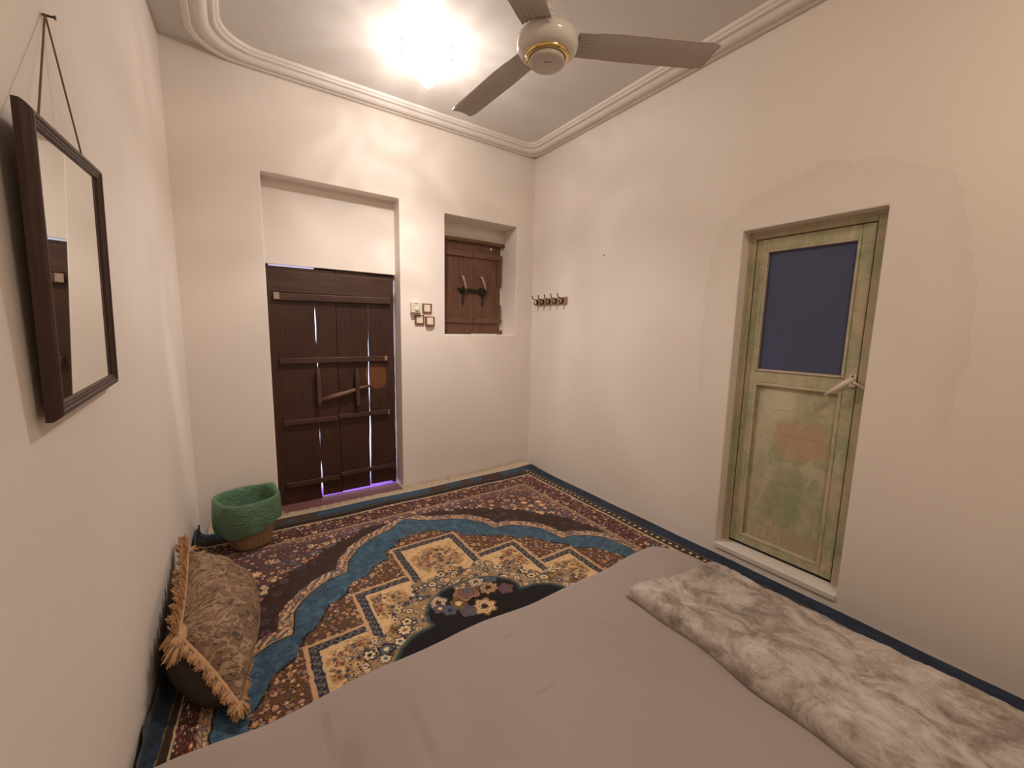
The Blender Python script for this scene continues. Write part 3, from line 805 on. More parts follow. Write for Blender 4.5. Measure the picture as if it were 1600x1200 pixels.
    for (bx, by, R, k, c0, c1, c2) in ((-.155, -1.455, .040, 5, SLATE, CREAM, WINE), (-.075, -1.515, .046, 8, DARK, GOLDN, CREAM), (0, -1.455, .058, 6, TAN, MAUVE, SLATE),
                                       (.105, -1.490, .048, 9, BROWN, lin(196, 160, 112), BROWN), (.075, -1.415, .038, 5, SLATE, CREAM, MAUVE), (.155, -1.43, .03, 5, SLATE, SLATE, MAUVE),
                                       (-.01, -1.40, .03, 5, DARK, CREAM, BLUE), (.175, -1.545, .035, 5, MAUVE, MAUVE, SLATE), (.02, -1.60, .05, 7, GOLDN, CREAM, BROWN), (-.13, -1.535, .03, 5, SLATE, SLATE, NAVY),
                                       (-.06, -1.585, .034, 5, SLATE, MAUVE, SLATE), (-.165, -1.50, .028, 5, SLATE, MAUVE, CREAM)):
        dx, dy = u-bx, Y-by; r = np.hypot(dx, dy); t = r/(1.28*R*(.88+.12*np.cos(k*np.arctan2(dy, dx))))
        hit = blk & (t < 1)
        put(C, hit, c0); put(C, hit & (t < .84), c1); put(C, hit & (t < .84) & (np.cos(t*22+3*np.arctan2(dy, dx)) > .45), c0); put(C, hit & (t < .3), c2)
    # borders
    b1 = (D < .365) & (D > 0)
    put(C, b1, DARK)
    rb = (D > .185) & (D < .345)
    put(C, rb, lin(88, 44, 40)); blend(C, rb & (n > .5), DARK, .5)
    floral(C, rb, X, Y, .026, 81, PAL_BORDER, .85, .55)
    floral(C, rb, X, Y, .062, 83, [(DARK, lin(140, 66, 54), CREAM), (WINE, PEACH, RED), (NAVY, MAUVE, CREAM), (DARK, CREAM, RED)], .6, .42)
    il = (D > .340) & (D < .368)
    put(C, il, lin(166, 136, 104)); put(C, il & (np.sin((X+Y)*240) > .6), lin(110, 84, 64))
    ib = (D > .368) & (D < .43) & ((eb < e) | (Y > -1.25) | (au > 1.06))
    put(C, ib, MAUVE); floral(C, ib, X, Y, .028, 86, PAL_CREAM, .85, .55)
    put(C, (D > .170) & (D < .186), lin(196, 166, 130))
    dk = (D > .085) & (D < .170) & (e < eb+.1)
    put(C, dk, lin(52, 38, 28))
    put(C, (D > .102) & (D < .109), lin(120, 98, 70)); put(C, (e > .163) & (e < .168) & dk & (u > 0), lin(120, 92, 60))
    yy = (Y/.046) - np.floor(Y/.046) - .5
    put(C, (np.hypot((e-.136), yy*.046) < .0095) & (eb > .02) & (u > 0), lin(216, 196, 160))
    # blue selvedge
    sel = (e < .102) | (eb < .085)
    put(C, sel, lin(24, 36, 56)); put(C, sel & (u < 0) & (e < .102), lin(36, 42, 52)); blend(C, sel & (eb < .085) & (e > .102), BLUE, .6); blend(C, sel & (n > .55), lin(40, 66, 92), .4)
    spots = (eb < .085) & (e > .1) & (vnoise(X*9, Y*3, 91) > .62)
    put(C, spots, lin(70, 48, 40))
    # woven grain
    g = .86 + .28*fbm(X*160, Y*160, 99, 2)
    return C*g[..., None]

XL0, XCEND = -2.50, XC-HWD+.012
def left_rise(Y): return .028+.085*np.exp(-((Y+.28)/.13)**2)+.012*np.sin(Y*6)
def rug_place(X, Y):
    """carpet coordinates -> world. Left of XL0 the carpet is gathered, then bends and stands up against the left wall;
    the back right corner rides up a little."""
    wl = xl(Y)+.012; r = .04; q = PI/2*r
    Lp = np.maximum(.02, XL0-(wl+r))+q+left_rise(Y)           # real length left of XL0
    tc = np.clip((XL0-X)/(XL0-XCEND), 0, 1); Lc = XL0-XCEND
    # the last 9 cm (selvedge) keep their width, the rest is gathered
    sel = .09
    ph = np.where(tc*Lc < Lc-sel, tc*Lc*(Lp-sel)/(Lc-sel), Lp-(Lc-tc*Lc))
    flat = np.maximum(.02, XL0-(wl+r))
    s = np.maximum(0, ph-flat)
    a = np.minimum(s, q)/r; over = np.maximum(0, s-q)
    x = np.where(X < XL0, np.where(s > 0, wl+r-np.sin(a)*r, XL0-ph), X)
    z = np.where(s > 0, (1-np.cos(a))*r+over, 0)
    x = x+np.where(over > 0, (.006+.008*np.sin(Y*17)+.005*np.sin(Y*41))*np.minimum(over/.04, 1), 0)
    x = np.maximum(x, wl-.004)
    z = z+.012+.003*np.sin(X*9+Y*4)*np.sin(Y*7)+.014*np.exp(-((X+.05)**2+(Y+.08)**2)/.02)
    z = z+.010*np.exp(-((X+.45)/.3)**2)*np.exp(-((Y+.12)/.05)**2)
    return x, Y, z

def build_rug():
    h = .0036
    xs = np.concatenate([np.linspace(XCEND, XL0, 70, endpoint=False), np.arange(XL0, XC+HWD, h)]); ys = np.concatenate([np.arange(-.095, -2.02, -h), np.arange(-2.02, YF+.1, -.02)])
    X, Y = np.meshgrid(xs, ys)
    C = rug_color(X, Y)
    x, y, z = rug_place(X, Y)
    z = z+(hsh((X*900).astype(int), (Y*900).astype(int), 5)-.5)*.0016
    nr, nc = X.shape
    V = np.stack([x, y, z], -1).reshape(-1, 3)
    idx = np.arange(nr*nc).reshape(nr, nc)
    Q = np.stack([idx[:-1, :-1], idx[1:, :-1], idx[1:, 1:], idx[:-1, 1:]], -1).reshape(-1, 4)
    me = bpy.data.meshes.new('carpet_pile')
    me.vertices.add(len(V)); me.vertices.foreach_set('co', V.ravel().astype(np.float32))
    me.loops.add(Q.size); me.loops.foreach_set('vertex_index', Q.ravel().astype(np.int32))
    me.polygons.add(len(Q)); me.polygons.foreach_set('loop_start', np.arange(0, Q.size, 4, dtype=np.int32))
    me.polygons.foreach_set('loop_total', np.full(len(Q), 4, dtype=np.int32))
    me.update(calc_edges=True); me.validate()
    at = me.color_attributes.new('weave', 'FLOAT_COLOR', 'POINT')
    cc = np.concatenate([C.reshape(-1, 3), np.ones((len(V), 1))], 1).astype(np.float32)
    at.data.foreach_set('color', cc.ravel())
    m = newmat('woven_carpet', (.3, .2, .2), .92, spec=.2, sheen=.15); t = NT(m)
    a = t.n.new('ShaderNodeAttribute'); a.attribute_name = 'weave'
    t.color(t.mix(1., a.outputs['Color'], t.ramp(t.noise(420, 2), [(.2, .78), (.8, 1.18)]), 'MULTIPLY'))
    t.bump(t.noise(380, 2), .5, .003)
    rug = empty('patterned_carpet', (XC, -1.9, 0)); tag(rug, 'large patterned carpet with blue band, cream squares and fringe covering the floor', 'carpet')
    o = link('carpet_pile', me, m); o.parent = rug; o.matrix_parent_inverse = Matrix.Translation((-XC, 1.9, 0))
    for p in (o,):
        o.data.polygons.foreach_set('use_smooth', np.ones(len(Q), dtype=bool))
    # fringe along the back wall
    M_fg = newmat('cream_fringe', (.66, .54, .40), .9); tt = NT(M_fg); tt.color(tt.mix(tt.noise(60, 3), (.74, .61, .46), (.52, .41, .29)))
    V = []; F = []
    rnd = random.Random(3)
    x = -2.56
    while x < -.03:
        for q in range(2):
            niche = DX0+.01 < x < DX1-.01
            L = rnd.uniform(.075, .105) if not niche else rnd.uniform(.05, .085)
            dxx = rnd.uniform(-.025, .025); w = rnd.uniform(.0018, .0032)
            x0_, _, z0_ = rug_place(np.array(x), np.array(-.096)); z0_ = float(z0_)
            pts = []
            for k in range(6):
                s = k/5; yl = -.097+L*s; xx = x+dxx*s*s
                zz = z0_*(1-s)+(.014 if not niche else .013)*s+.010*math.sin(s*PI)*rnd.uniform(.3, 1.2)
                if not niche and yl > -.012: zz += (yl+.012)*1.5+.004; yl = -.006-.002*rnd.random()
                if not niche: zz += .02*max(0, 1-abs(x+.15)/.35)*s
                pts.append((xx+rnd.uniform(-.002, .002), yl, zz))
            b = len(V)
            for k, (px, py, pz) in enumerate(pts):
                ww = w*(1-.35*k/5)
                V += [(px-ww, py, pz-ww*.5), (px+ww, py, pz-ww*.5), (px, py, pz+ww)]
            for k in range(5):
                for j in range(3):
                    p = b+k*3; F.append((p+j, p+(j+1) % 3, p+3+(j+1) % 3, p+3+j))
        x += .0036
    o = mesh_np('carpet_fringe', V, F, M_fg, None, False); o.parent = rug; o.matrix_parent_inverse = Matrix.Translation((-XC, 1.9, 0))
    o['label'] = 'cream fringe'
build_rug()

# ------------------------------------------------------------------ mattress with its sheet
def smooth_step(t): t = np.clip(t, 0, 1); return t*t*(3-2*t)
def edge_round(d, r): d = np.clip(d, 0, r); return np.sqrt(np.maximum(0, r*r-(r-d)**2))-r

STAINS = [(-2.185, -1.93, .018, .16, .40), (-2.14, -2.07, .045, .10, .35), (-1.945, -2.13, .022, .16, .35), (-1.55, -2.20, .050, .010, .45), (-1.52, -1.93, .03, .015, .3)]
M_sheet = newmat('mauve_grey_sheet', (.36, .295, .265), .82, spec=.2, sheen=.25)
_t = NT(M_sheet)
_c = _t.mix(_t.noise(2.2, 4, .6), (.375, .305, .272), (.33, .268, .242))
_c = _t.mix(_t.ramp(_t.noise(9, 6, .75, vec=_t.mapping((1, 2.2, 1))), [(.66, 0.), (.76, .22)]), _c, (.24, .19, .19))
_sp = _t.n.new('ShaderNodeSeparateXYZ'); _t.l.new(_t.tc.outputs['Object'], _sp.inputs[0])
for _x, _y, _rx, _ry, _am in STAINS:     # rubbed mauve patches
    _dx = _t.math('DIVIDE', _t.math('SUBTRACT', _sp.outputs[0], _x), _rx); _dy = _t.math('DIVIDE', _t.math('SUBTRACT', _sp.outputs[1], _y), _ry)
    _d = _t.math('ADD', _t.math('ADD', _t.math('MULTIPLY', _dx, _dx), _t.math('MULTIPLY', _dy, _dy)), _t.math('MULTIPLY', _t.math('SUBTRACT', _t.noise(11, 4), .5), 2.2))
    _c = _t.mix(_t.ramp(_d, [(.0, _am), (1.3, 0.)]), _c, (.23, .185, .18))
_t.color(_c)
_t.bump(_t.math('ADD', _t.math('MULTIPLY', _t.noise(380, 2), .12), _t.noise(16, 5, .6, vec=_t.mapping((2.2, .7, 1)))), .25, .006)
MX0, MX1, MYB, MYF, MH = -2.625, -.332, -1.795, YF+.12, .122

def heightfield(name, X, Y, Z, zb, mat, parent=None, wrapdown=True):
    nr, nc = X.shape
    V = np.stack([X, Y, Z], -1).reshape(-1, 3).tolist()
    F = [(i*nc+j, (i+1)*nc+j, (i+1)*nc+j+1, i*nc+j+1) for i in range(nr-1) for j in range(nc-1)]
    ring = [(0, j) for j in range(nc)]+[(i, nc-1) for i in range(1, nr)]+[(nr-1, j) for j in range(nc-2, -1, -1)]+[(i, 0) for i in range(nr-2, 0, -1)]
    top = [i*nc+j for i, j in ring]; cx, cy = X.mean(), Y.mean()
    prev = top
    for fz, ins in ((.5, 0.), (0., .004)):
        cur = []
        for (i, j), t in zip(ring, top):
            vx, vy, vz = V[t]; dx, dy = cx-vx, cy-vy; L = math.hypot(dx, dy)
            V.append([vx+dx/L*ins, vy+dy/L*ins, zb+(vz-zb)*fz]); cur.append(len(V)-1)
        n_ = len(ring)
        for k in range(n_): F.append((prev[k], prev[(k+1) % n_], cur[(k+1) % n_], cur[k]))
        prev = cur
    F.append(tuple(prev))
    o = mesh_np(name, V, F, mat, parent, True)
    return o

mat_ = empty('floor_mattress', ((MX0+MX1)/2, (MYB+MYF)/2, .012)); tag(mat_, 'low floor mattress under a plain mauve-grey sheet in the foreground', 'mattress')
def ml(o): o.parent = mat_; o.matrix_parent_inverse = Matrix.Translation(-Vector(mat_.location)); return o
nx, ny = 260, 250
uu = np.linspace(0, 1, nx); vv = np.linspace(0, 1, ny)
U, W = np.meshgrid(uu, vv)
def back_edge(x):   # the far edge, with the rounded, pushed-in right corner
    return MYB - .010*np.sin(x*5+1) - .006*np.sin(x*13) - .26*np.clip((x+.46)/.13, 0, 1)**2.2 + .012*np.clip((-2.35-x)/.2, 0, 1)
X = MX0+(MX1-MX0)*U; X = X+.002*np.sin(W*60)*(U > .99)
YB = back_edge(X); Y = YB+(MYF-YB)*W
dd_ = np.minimum(np.minimum(X-MX0, MX1-X), np.minimum((YB-Y), Y-MYF))
Z = MH+edge_round(dd_, .035)
wr = 0
rn = random.Random(5)
for (x0, y0, x1, y1, amp, wd_) in ((-2.02, -1.90, -1.98, -2.45, .005, .03), (-2.08, -1.95, -2.06, -2.6, .004, .025), (-1.35, -2.22, -1.24, -2.27, .0035, .012), (-1.15, -2.05, -1.12, -2.1, .002, .01),
                             (-2.20, -2.0, -2.5, -2.1, .006, .04), (-1.75, -2.1, -1.72, -2.7, .003, .03), (-1.0, -2.2, -1.05, -3.0, .003, .05), (-2.5, -1.83, -2.3, -1.9, .006, .035), (-.8, -1.88, -.55, -1.86, .003, .03)):
    t = np.clip(((X-x0)*(x1-x0)+(Y-y0)*(y1-y0))/((x1-x0)**2+(y1-y0)**2), 0, 1)
    dist = np.hypot(X-x0-t*(x1-x0), Y-y0-t*(y1-y0)); wr = wr+amp*np.exp(-(dist/wd_)**2)*np.sin(PI*np.clip(t, .05, .95))
Z = Z+wr+(fbm(X*2.5, Y*2.5, 4)-.5)*.016*np.clip(dd_/.1, 0, 1)+(fbm(X*11, Y*5, 8)-.5)*.004
ml(heightfield('fitted_sheet', X, Y, Z, .017, M_sheet))
bm = bmesh.new(); box(bm, MX0+.02, MX1-.02, MYF+.02, MYB-.34, .022, MH-.03)
ml(obj('mattress_body', bm, newmat('mattress_ticking', (.6, .55, .5), .8)))

# ------------------------------------------------------------------ folded plush blanket
M_pl = newmat('crushed_plush', (.5, .45, .4), .55, spec=.3, sheen=.6)
_t = NT(M_pl); _t.p.inputs['Sheen Roughness'].default_value = .35
_n = _t.noise(7.0, 9, .68, vec=_t.mapping((1.25, .8, 1), (0, 0, .5)), dist=1.1)
_n2 = _t.noise(30, 6, .7, dist=1.6)
_f = _t.math('ADD', _t.math('MULTIPLY', _n, .78), _t.math('MULTIPLY', _n2, .22))
_t.color(_t.ramp(_f, [(.38, (.20, .155, .128)), (.455, (.31, .25, .21)), (.52, (.44, .37, .32)), (.61, (.57, .495, .44))]))
_t.bump(_t.math('ADD', _f, _t.math('MULTIPLY', _t.noise(300, 2), .05)), .35, .015)
# four corners in plan: far-left, far-right, near-right, near-left
FLc, FRc, NRc, NLc = (-.945, -2.035), (-.425, -2.135), (-.395, -3.72), (-.985, -3.70)
nu, nv = 110, 300
uu = np.linspace(0, 1, nu); vv = np.linspace(0, 1, nv); U, W = np.meshgrid(uu, vv)
def bil(a, b, c, d, k): return (a[k]*(1-U)+b[k]*U)*(1-W)+(d[k]*(1-U)+c[k]*U)*W
X = bil(FLc, FRc, NRc, NLc, 0); Y = bil(FLc, FRc, NRc, NLc, 1)
X = X + (.012*np.sin(W*11)+.006*np.sin(W*31+1))*(1-U) + .006*np.sin(W*9+2)*U
Y = Y + .012*np.sin(U*8+.5)*(1-W)
du = np.minimum(U*.55, (1-U)*.55); dw = np.minimum(W*1.65, (1-W)*1.65); dm = np.minimum(du, dw)
TH = .078
Z = MH+.004+TH+edge_round(np.minimum(U*.55, .06), .06)*.95+edge_round(np.minimum((1-U)*.55, .04), .04)*.6+edge_round(np.minimum(W*1.65, .05), .05)*.85
Z = Z + (fbm(X*5, Y*5, 14)-.5)*.035*np.clip(dm/.08, 0, 1) + (fbm(X*16, Y*13, 17)-.5)*.018 + (np.abs(fbm(X*24+Y*6, Y*20, 19)-.5))*-.022
cr = 0
for (x0, y0, x1, y1, amp, wd_) in ((-.90, -2.18, -.60, -2.16, .014, .02), (-.88, -2.22, -.72, -2.32, -.014, .018), (-.70, -2.20, -.50, -2.30, .012, .02), (-.80, -2.45, -.55, -2.42, .010, .03),
                             (-.75, -2.62, -.62, -2.95, .012, .03), (-.56, -2.55, -.5, -2.9, -.010, .025), (-.9, -2.6, -.84, -2.9, .010, .02), (-.62, -2.2, -.44, -2.19, -.010, .015)):
    t = np.clip(((X-x0)*(x1-x0)+(Y-y0)*(y1-y0))/((x1-x0)**2+(y1-y0)**2), 0, 1)
    dist = np.hypot(X-x0-t*(x1-x0), Y-y0-t*(y1-y0)); cr = cr+amp*np.exp(-(dist/wd_)**2)
Z = Z+cr*np.clip(dm/.04, 0, 1)
Z = np.maximum(Z, MH+.022)
# far edge: thin flattened lip
bl = heightfield('plush_blanket', X, Y, Z, MH+.004, M_pl)
tag(bl, 'silvery brown crushed plush blanket folded along the right side of the mattress', 'blanket')

# ------------------------------------------------------------------ cushion leaning on the left wall
cu = empty('fringed_cushion', (-2.46, -1.2, .02)); tag(cu, 'brown damask cushion with golden fringe leaning against the left wall', 'cushion')
M_dam = newmat('brown_damask', (.25, .17, .11), .6, spec=.35, sheen=.08)
_t = NT(M_dam)
_v = _t.noise(11, 3, .5, dist=2.2); _w = _t.wave(6, 14, prof='SIN')
_a = _t.ramp(_v, [(.47, 0.), (.50, 1.), (.56, 1.), (.59, 0.)])
_b = _t.ramp(_t.noise(17, 4, .6, dist=2.6), [(.55, 0.), (.59, 1.)])
_c = _t.mix(_t.noise(6, 3), (.235, .138, .080), (.16, .090, .050))
_c = _t.mix(_t.math('MULTIPLY', _a, .6), _c, (.43, .285, .17)); _c = _t.mix(_t.math('MULTIPLY', _b, .85), _c, (.070, .038, .024))
_t.color(_c); _t.bump(_t.math('ADD', _a, _t.noise(200, 2)), .5, .004)
_t.put(_t.p.inputs['Roughness'], _t.ramp(_a, [(0, .7), (1, .38)]))
M_gf = newmat('golden_fringe', (.42, .25, .12), .6, sheen=.4)
_t = NT(M_gf); _t.color(_t.mix(_t.noise(45, 3), (.60, .34, .145), (.36, .18, .070)))
P_ft, P_nt, P_nb, P_fb = [Vector(p) for p in ((-2.590, -.85, .290), (-2.575, -1.405, .232), (-2.402, -1.645, .052), (-2.340, -.90, .045))]
Nn = Vector((.80, -.10, .60)).normalized()
def cpt(u, v, side):
    """u: far->near along the wall, v: top->bottom"""
    b = (P_ft*(1-u)+P_nt*u)*(1-v)+(P_fb*(1-u)+P_nb*u)*v
    a, c = u*2-1, v*2-1
    # edges bow inward between the corners
    ctr = (P_ft+P_nt+P_nb+P_fb)/4
    pinch = .06*((1-a*a)*c**4*.9+(1-c*c)*a**4*.9)
    b = b+(ctr-b)*pinch
    t = (max(0, 1-abs(a)**2.6)**.62)*(max(0, 1-abs(c)**2.6)**.62)
    if side > 0:
        th = .128*t
        th += .006*math.sin(9*u+3*v)*t+.005*math.sin(17*v+2+5*u)*t
    else: return b-Nn*.14*t+Vector((-.01, -.15, -.02))*t*u*u
    return b+Nn*th
n = 56; V = []; F = []
for side in (1, -1):
    for i in range(n+1):
        for j in range(n+1):
            V.append(cpt(i/n, j/n, side))
off = (n+1)**2
F = [(i*(n+1)+j, i*(n+1)+j+1, (i+1)*(n+1)+j+1, (i+1)*(n+1)+j) for i in range(n) for j in range(n)]
V = [Vector((max(v.x, xl(v.y)+.012), v.y, max(v.z, .022))) for v in V]
M_cb = newmat('shade_dark_backing', (.055, .032, .022), .8); _t = NT(M_cb); _t.color(_t.mix(_t.noise(20, 3), (.034, .018, .012), (.020, .012, .008)))  # cushion back coloured near-black to stand in for the shadow there
o = mesh_np('shaded_back_cover', V[off:], [f[::-1] for f in F], M_cb); o.parent = cu; o.matrix_parent_inverse = Matrix.Translation(-Vector(cu.location)); o['label'] = 'cushion back coloured dark for the shade behind it'
o = mesh_np('cover', V[:off], F, M_dam); o.parent = cu; o.matrix_parent_inverse = Matrix.Translation(-Vector(cu.location))
o.data.validate()
# fringe: bundles of cord round the edge
V = []; F = []; rn = random.Random(9)
def strand(p0, d, L, w, droop, bend):
    pts = []
    p = Vector(p0); d = Vector(d).normalized()
    for k in range(6):
        pts.append(p.copy()); d = (d+Vector((bend[0], bend[1], -droop+bend[2]))*.2).normalized(); p = p+d*L/5
        p.x = max(p.x, xl(p.y)+.006+.006*rn.random()); p.z = max(p.z, .020)
    b = len(V)
    sd = d.cross(Vector((0, 0, 1)));
    if sd.length < .1: sd = Vector((0, 1, 0))
    sd.normalize(); up_ = sd.cross(d).normalized()
    for k, q in enumerate(pts):
        ww = w*(1 if k < 5 else .7)
        for a in range(4): V.append(q+sd*ww*math.cos(a*PI/2)+up_*ww*math.sin(a*PI/2))
    for k in range(5):
        for a in range(4): F.append((b+k*4+a, b+k*4+(a+1) % 4, b+k*4+4+(a+1) % 4, b+k*4+4+a))
    F.append((b, b+1, b+2, b+3)); F.append((b+23, b+22, b+21, b+20))
def edge(u0, v0, u1, v1, n_, outdir, L, droop, w=.0028):
    for k in range(n_):
        s = (k+rn.random())/n_; u = u0+(u1-u0)*s; v = v0+(v1-v0)*s
        p = cpt(min(max(u, .002), .998), min(max(v, .002), .998), 1)-Nn*.002
        clump = Vector((math.sin(s*60), math.sin(s*60+2), math.sin(s*47)))*.25
        d = Vector(outdir)+clump+Vector((rn.uniform(-.2, .2), rn.uniform(-.2, .2), rn.uniform(-.2, .2)))
        strand(p, d, L*rn.uniform(.8, 1.1), w*rn.uniform(.7, 1.2), droop, (0, 0, 0))
edge(0, 0, 1, 0, 520, (-.45, 0, .9), .055, -.1)            # top edge, lying on the wall
edge(0, .0, .12, 0, 90, (-.2, .2, 1.), .07, -.2)
edge(1, 0, 1, 1, 900, (-.35, -.75, -.1), .038, .6, .0024)         # near edge, sweeping to the floor
edge(.90, 0, 1, .08, 150, (-.65, -.75, -.1), .085, 1.2)    # bunched corner
edge(0, 0, 0, 1, 200, (.1, .9, .1), .045, .8)
edge(.05, 1, 1, 1, 200, (.7, -.2, -.6), .030, .5)
edge(.96, 1, 1, .96, 60, (.0, -.8, .0), .05, .6)
o = mesh_np('fringe', V, F, M_gf, None, False); o.parent = cu; o.matrix_parent_inverse = Matrix.Translation(-Vector(cu.location)); o['label'] = 'golden cord fringe'
# twisted braid under the fringe
bm = bmesh.new()
tube(bm, [cpt(k/40, .0, 1)+Vector((.004, 0, .002)) for k in range(41)]+[cpt(1, k/40, 1)+Vector((0, -.004, .002)) for k in range(1, 41)], .0065, 8)
for v in bm.verts: v.co.x = max(v.co.x, xl(v.co.y)+.006); v.co.z = max(v.co.z, .018)
o = obj('braid', bm, M_gf, None, True); o.parent = cu; o.matrix_parent_inverse = Matrix.Translation(-Vector(cu.location))

# ------------------------------------------------------------------ waste basket with green liner
BXC, BYC = -2.345, -.338
bk = empty('waste_basket', (BXC, BYC, .0155)); tag(bk, 'tan woven waste basket lined with a green plastic bag beside the brown door', 'basket')
bk.rotation_euler = (0, 0, math.radians(20))
M_wv = newmat('woven_palm', (.36, .22, .12), .7)
_t = NT(M_wv)
_wv = _t.wave(30, 1.2, direction='Z'); _st = _t.wave(24, 2, vec=_t.mapping((1, 1, .2)), direction='DIAGONAL')
_t.color(_t.mix(_t.math('MULTIPLY', _wv, .6), _t.mix(_t.noise(12, 4), (.37, .225, .125), (.26, .15, .08)), (.46, .30, .17)))
_t.bump(_t.math('ADD', _wv, _t.math('MULTIPLY', _st, .6)), .6, .006)
def sq(a, rx, ry, p=2.9):
    c, s = math.cos(a), math.sin(a)
    k = (abs(c/rx)**p+abs(s/ry)**p)**(-1/p)
    return k*c, k*s
def bring(bm, f, z, n=96, dz=lambda a: 0., ex=lambda a: 0.):
    R = []
    for k in range(n):
        a = 2*PI*k/n; x, y = sq(a, .098+.060*f+ex(a), .124+.038*f+ex(a))
        R.append(bm.verts.new((x, y, z+dz(a))))
    return R
def skin(bm, R):
    for a, b in zip(R, R[1:]):
        n = len(a)
        for k in range(n): bm.faces.new((a[k], a[(k+1) % n], b[(k+1) % n], b[k]))
BH = .282
bm = bmesh.new(); R = []
for f in (0, .03, .1, .25, .45, .65, .85, 1.0): R.append(bring(bm, min(1, f*1.15)*.9, BH*f, ex=lambda a: 0 if f else -.012))
for f in (1.0, .6, .05): R.append(bring(bm, min(1, f*1.15)*.9, BH*f+(.004 if f > .9 else .01), ex=lambda a: -.007))
skin(bm, R); bm.faces.new(R[0]); bm.faces.new(R[-1])
obj('basket_body', bm, M_wv, bk, smooth=True)
M_bag = newmat('green_plastic_bag', (.055, .235, .105), .30, spec=.55)
_t = NT(M_bag); _t.color(_t.mix(_t.noise(9, 4, .6), (.130, .27, .150), (.085, .165, .085)))
_t.p.inputs['Transmission Weight'].default_value = .0
_t.bump(_t.noise(14, 5, .7, vec=_t.mapping((1, 1, 1.8)), dist=2.), .9, .02)
bm = bmesh.new(); R = []
wv = lambda a, k, amp: amp*(math.sin(3*a+k)+.6*math.sin(7*a+2*k)+.4*math.sin(13*a+3*k))
pk = lambda a: .016*math.exp(-((a-.30)/.35)**2)          # the gathered peak at the door side
for (f, z, ex, amp) in ((.95, .150, .012, .005), (.97, .168, .015, .003), (1, .20, .012, .003), (1, .235, .010, .003), (1.0, BH+.004, .008, .002), (1.0, BH+.016, .002, .002), (1, BH+.014, -.012, .002),
                        (1, BH-.01, -.018, .003), (.85, .17, -.022, .005), (.6, .10, -.03, .006), (.4, .035, -.035, .006), (.0, .03, -.09, .003)):
    top = z > .2; low = z < .16
    R.append(bring(bm, f*(.9), z, dz=lambda a: wv(a, z*30, amp)+(pk(a) if top else 0)+((.030*math.cos(a-.3)-.012) if (low and ex > .011) else 0), ex=lambda a, ex=ex, top=top: ex+wv(a, 5+z*9, amp*.8)*(1 if ex > 0 else .6)+(pk(a)*.9 if (top and ex > .001) else 0)))
skin(bm, R); bm.faces.new(R[-1])
obj('bag_liner', bm, M_bag, bk, smooth=True)

# ------------------------------------------------------------------ coat rack
rk = empty('coat_rack', (0, -.29, 1.583)); tag(rk, 'small wooden rack with five dark metal double hooks on the right wall', 'coat rack')
M_rk = wood('rack_wood', (.36, .235, .15), (.27, .17, .105), (.44, .30, .2), rough=.5, vertical=False)
bm = bmesh.new(); box(bm, -.018, -.0015, -.215, .205, -.029, .029); obj('board', bm, M_rk, rk, bevel=.003)
M_hk = newmat('bronze_hook', (.045, .026, .020), .35, metal=.7)
for k in range(5):
    y = .17-.088*k
    bm = bmesh.new()
    box(bm, -.022, -.0182, y-.006, y+.006, -.017, .017)
    tube(bm, [(-.022, y, .006), (-.036, y, .012), (-.060, y, .020), (-.078, y, .026), (-.085, y, .038), (-.085, y, .046)], [.0055, .005, .0042, .004, .004, .004], 8)
    tube(bm, [(-.022, y, .004), (-.030, y, -.014), (-.042, y, -.026), (-.056, y, -.026), (-.064, y, -.014), (-.062, y, -.004)], [.006, .0055, .005, .0045, .004, .004], 8)
    bmesh.ops.create_uvsphere(bm, u_segments=10, v_segments=8, radius=.0062, matrix=Matrix.Translation((-.085, y, .050)))
    bmesh.ops.create_uvsphere(bm, u_segments=10, v_segments=8, radius=.0052, matrix=Matrix.Translation((-.062, y, -.002)))
    obj('hook', bm, M_hk, rk, smooth=True)
bm = bmesh.new(); tube(bm, [(.01, -.898, 1.898), (-.012, -.898, 1.899)], .003, 8)
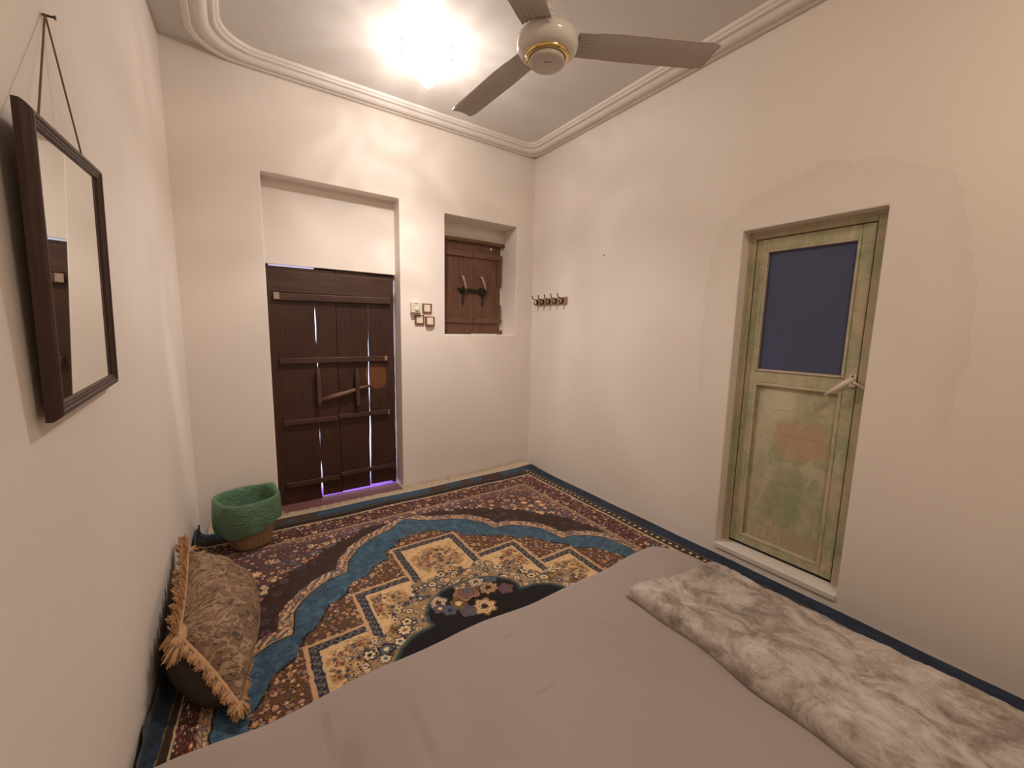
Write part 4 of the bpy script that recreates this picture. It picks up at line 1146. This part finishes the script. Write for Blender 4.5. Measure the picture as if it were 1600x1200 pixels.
o = obj('nail', bm, M_iron); tag(o, 'tiny dark nail alone on the right wall above the coat rack', 'nail')

# ------------------------------------------------------------------ switches by the window niche
M_swf = newmat('brown_switch_frame', (.22, .075, .038), .35)
M_swr = newmat('ivory_plastic', (.70, .64, .52), .35)
def switch(x, z, label, deep=False):
    t = empty('light_switch', (x, 0, z)); tag(t, label, 'switch', 'brown framed light switches')
    d = .016 if deep else .011
    bm = bmesh.new(); w, h = .0385, .0375
    # frame ring
    for (a, b, c, e) in ((-w, w, h-.008, h), (-w, w, -h, -h+.008), (-w, -w+.011, -h+.008, h-.008), (w-.011, w, -h+.008, h-.008)): box(bm, a, b, -d, -.0008, c, e)
    bmesh.ops.remove_doubles(bm, verts=bm.verts, dist=1e-5)
    if deep: box(bm, -w+.004, w-.016, -d-.004, -.0008, -h-.007, -h+.0)
    obj('frame', bm, M_swf, t, bevel=.002)
    bm = bmesh.new(); vs = box(bm, -.0265, .0265, -d+.001, -.001, -.0285, .0285)
    for v in vs:
        if v.co.y < -.005: v.co.y -= .0035 if v.co.z < 0 else .0
    obj('rocker', bm, M_swr, t, bevel=.003)
switch(-1.056, 1.483, 'brown framed light switch directly right of the cream dimmer box')
switch(-1.121, 1.390, 'brown framed light switch below the cream dimmer box, left of the lower two')
switch(-1.034, 1.382, 'brown framed light switch at lower right of the cluster, on a deeper box', True)
dm_ = empty('fan_dimmer', (-1.157, 0, 1.484)); tag(dm_, 'cream fan dimmer box with round knob at upper left of the light switches', 'dimmer')
bm = bmesh.new(); box(bm, -.040, .040, -.034, -.0005, -.042, .042); obj('housing', bm, M_swr, dm_, bevel=.004)
bm = bmesh.new(); lathe(bm, [(0, .006), (.016, .006), (.018, .004), (.019, 0), (0, 0)], 24); kb = obj('knob', bm, M_swr, dm_, smooth=True)
kb.rotation_euler = (PI/2, 0, 0); kb.location = (.006, -.0342, -.012)
bm = bmesh.new(); box(bm, -.012, .012, -.0346, -.0341, .030, .035); obj('printed_mark', bm, newmat('print_grey', (.16, .13, .10), .5), dm_)
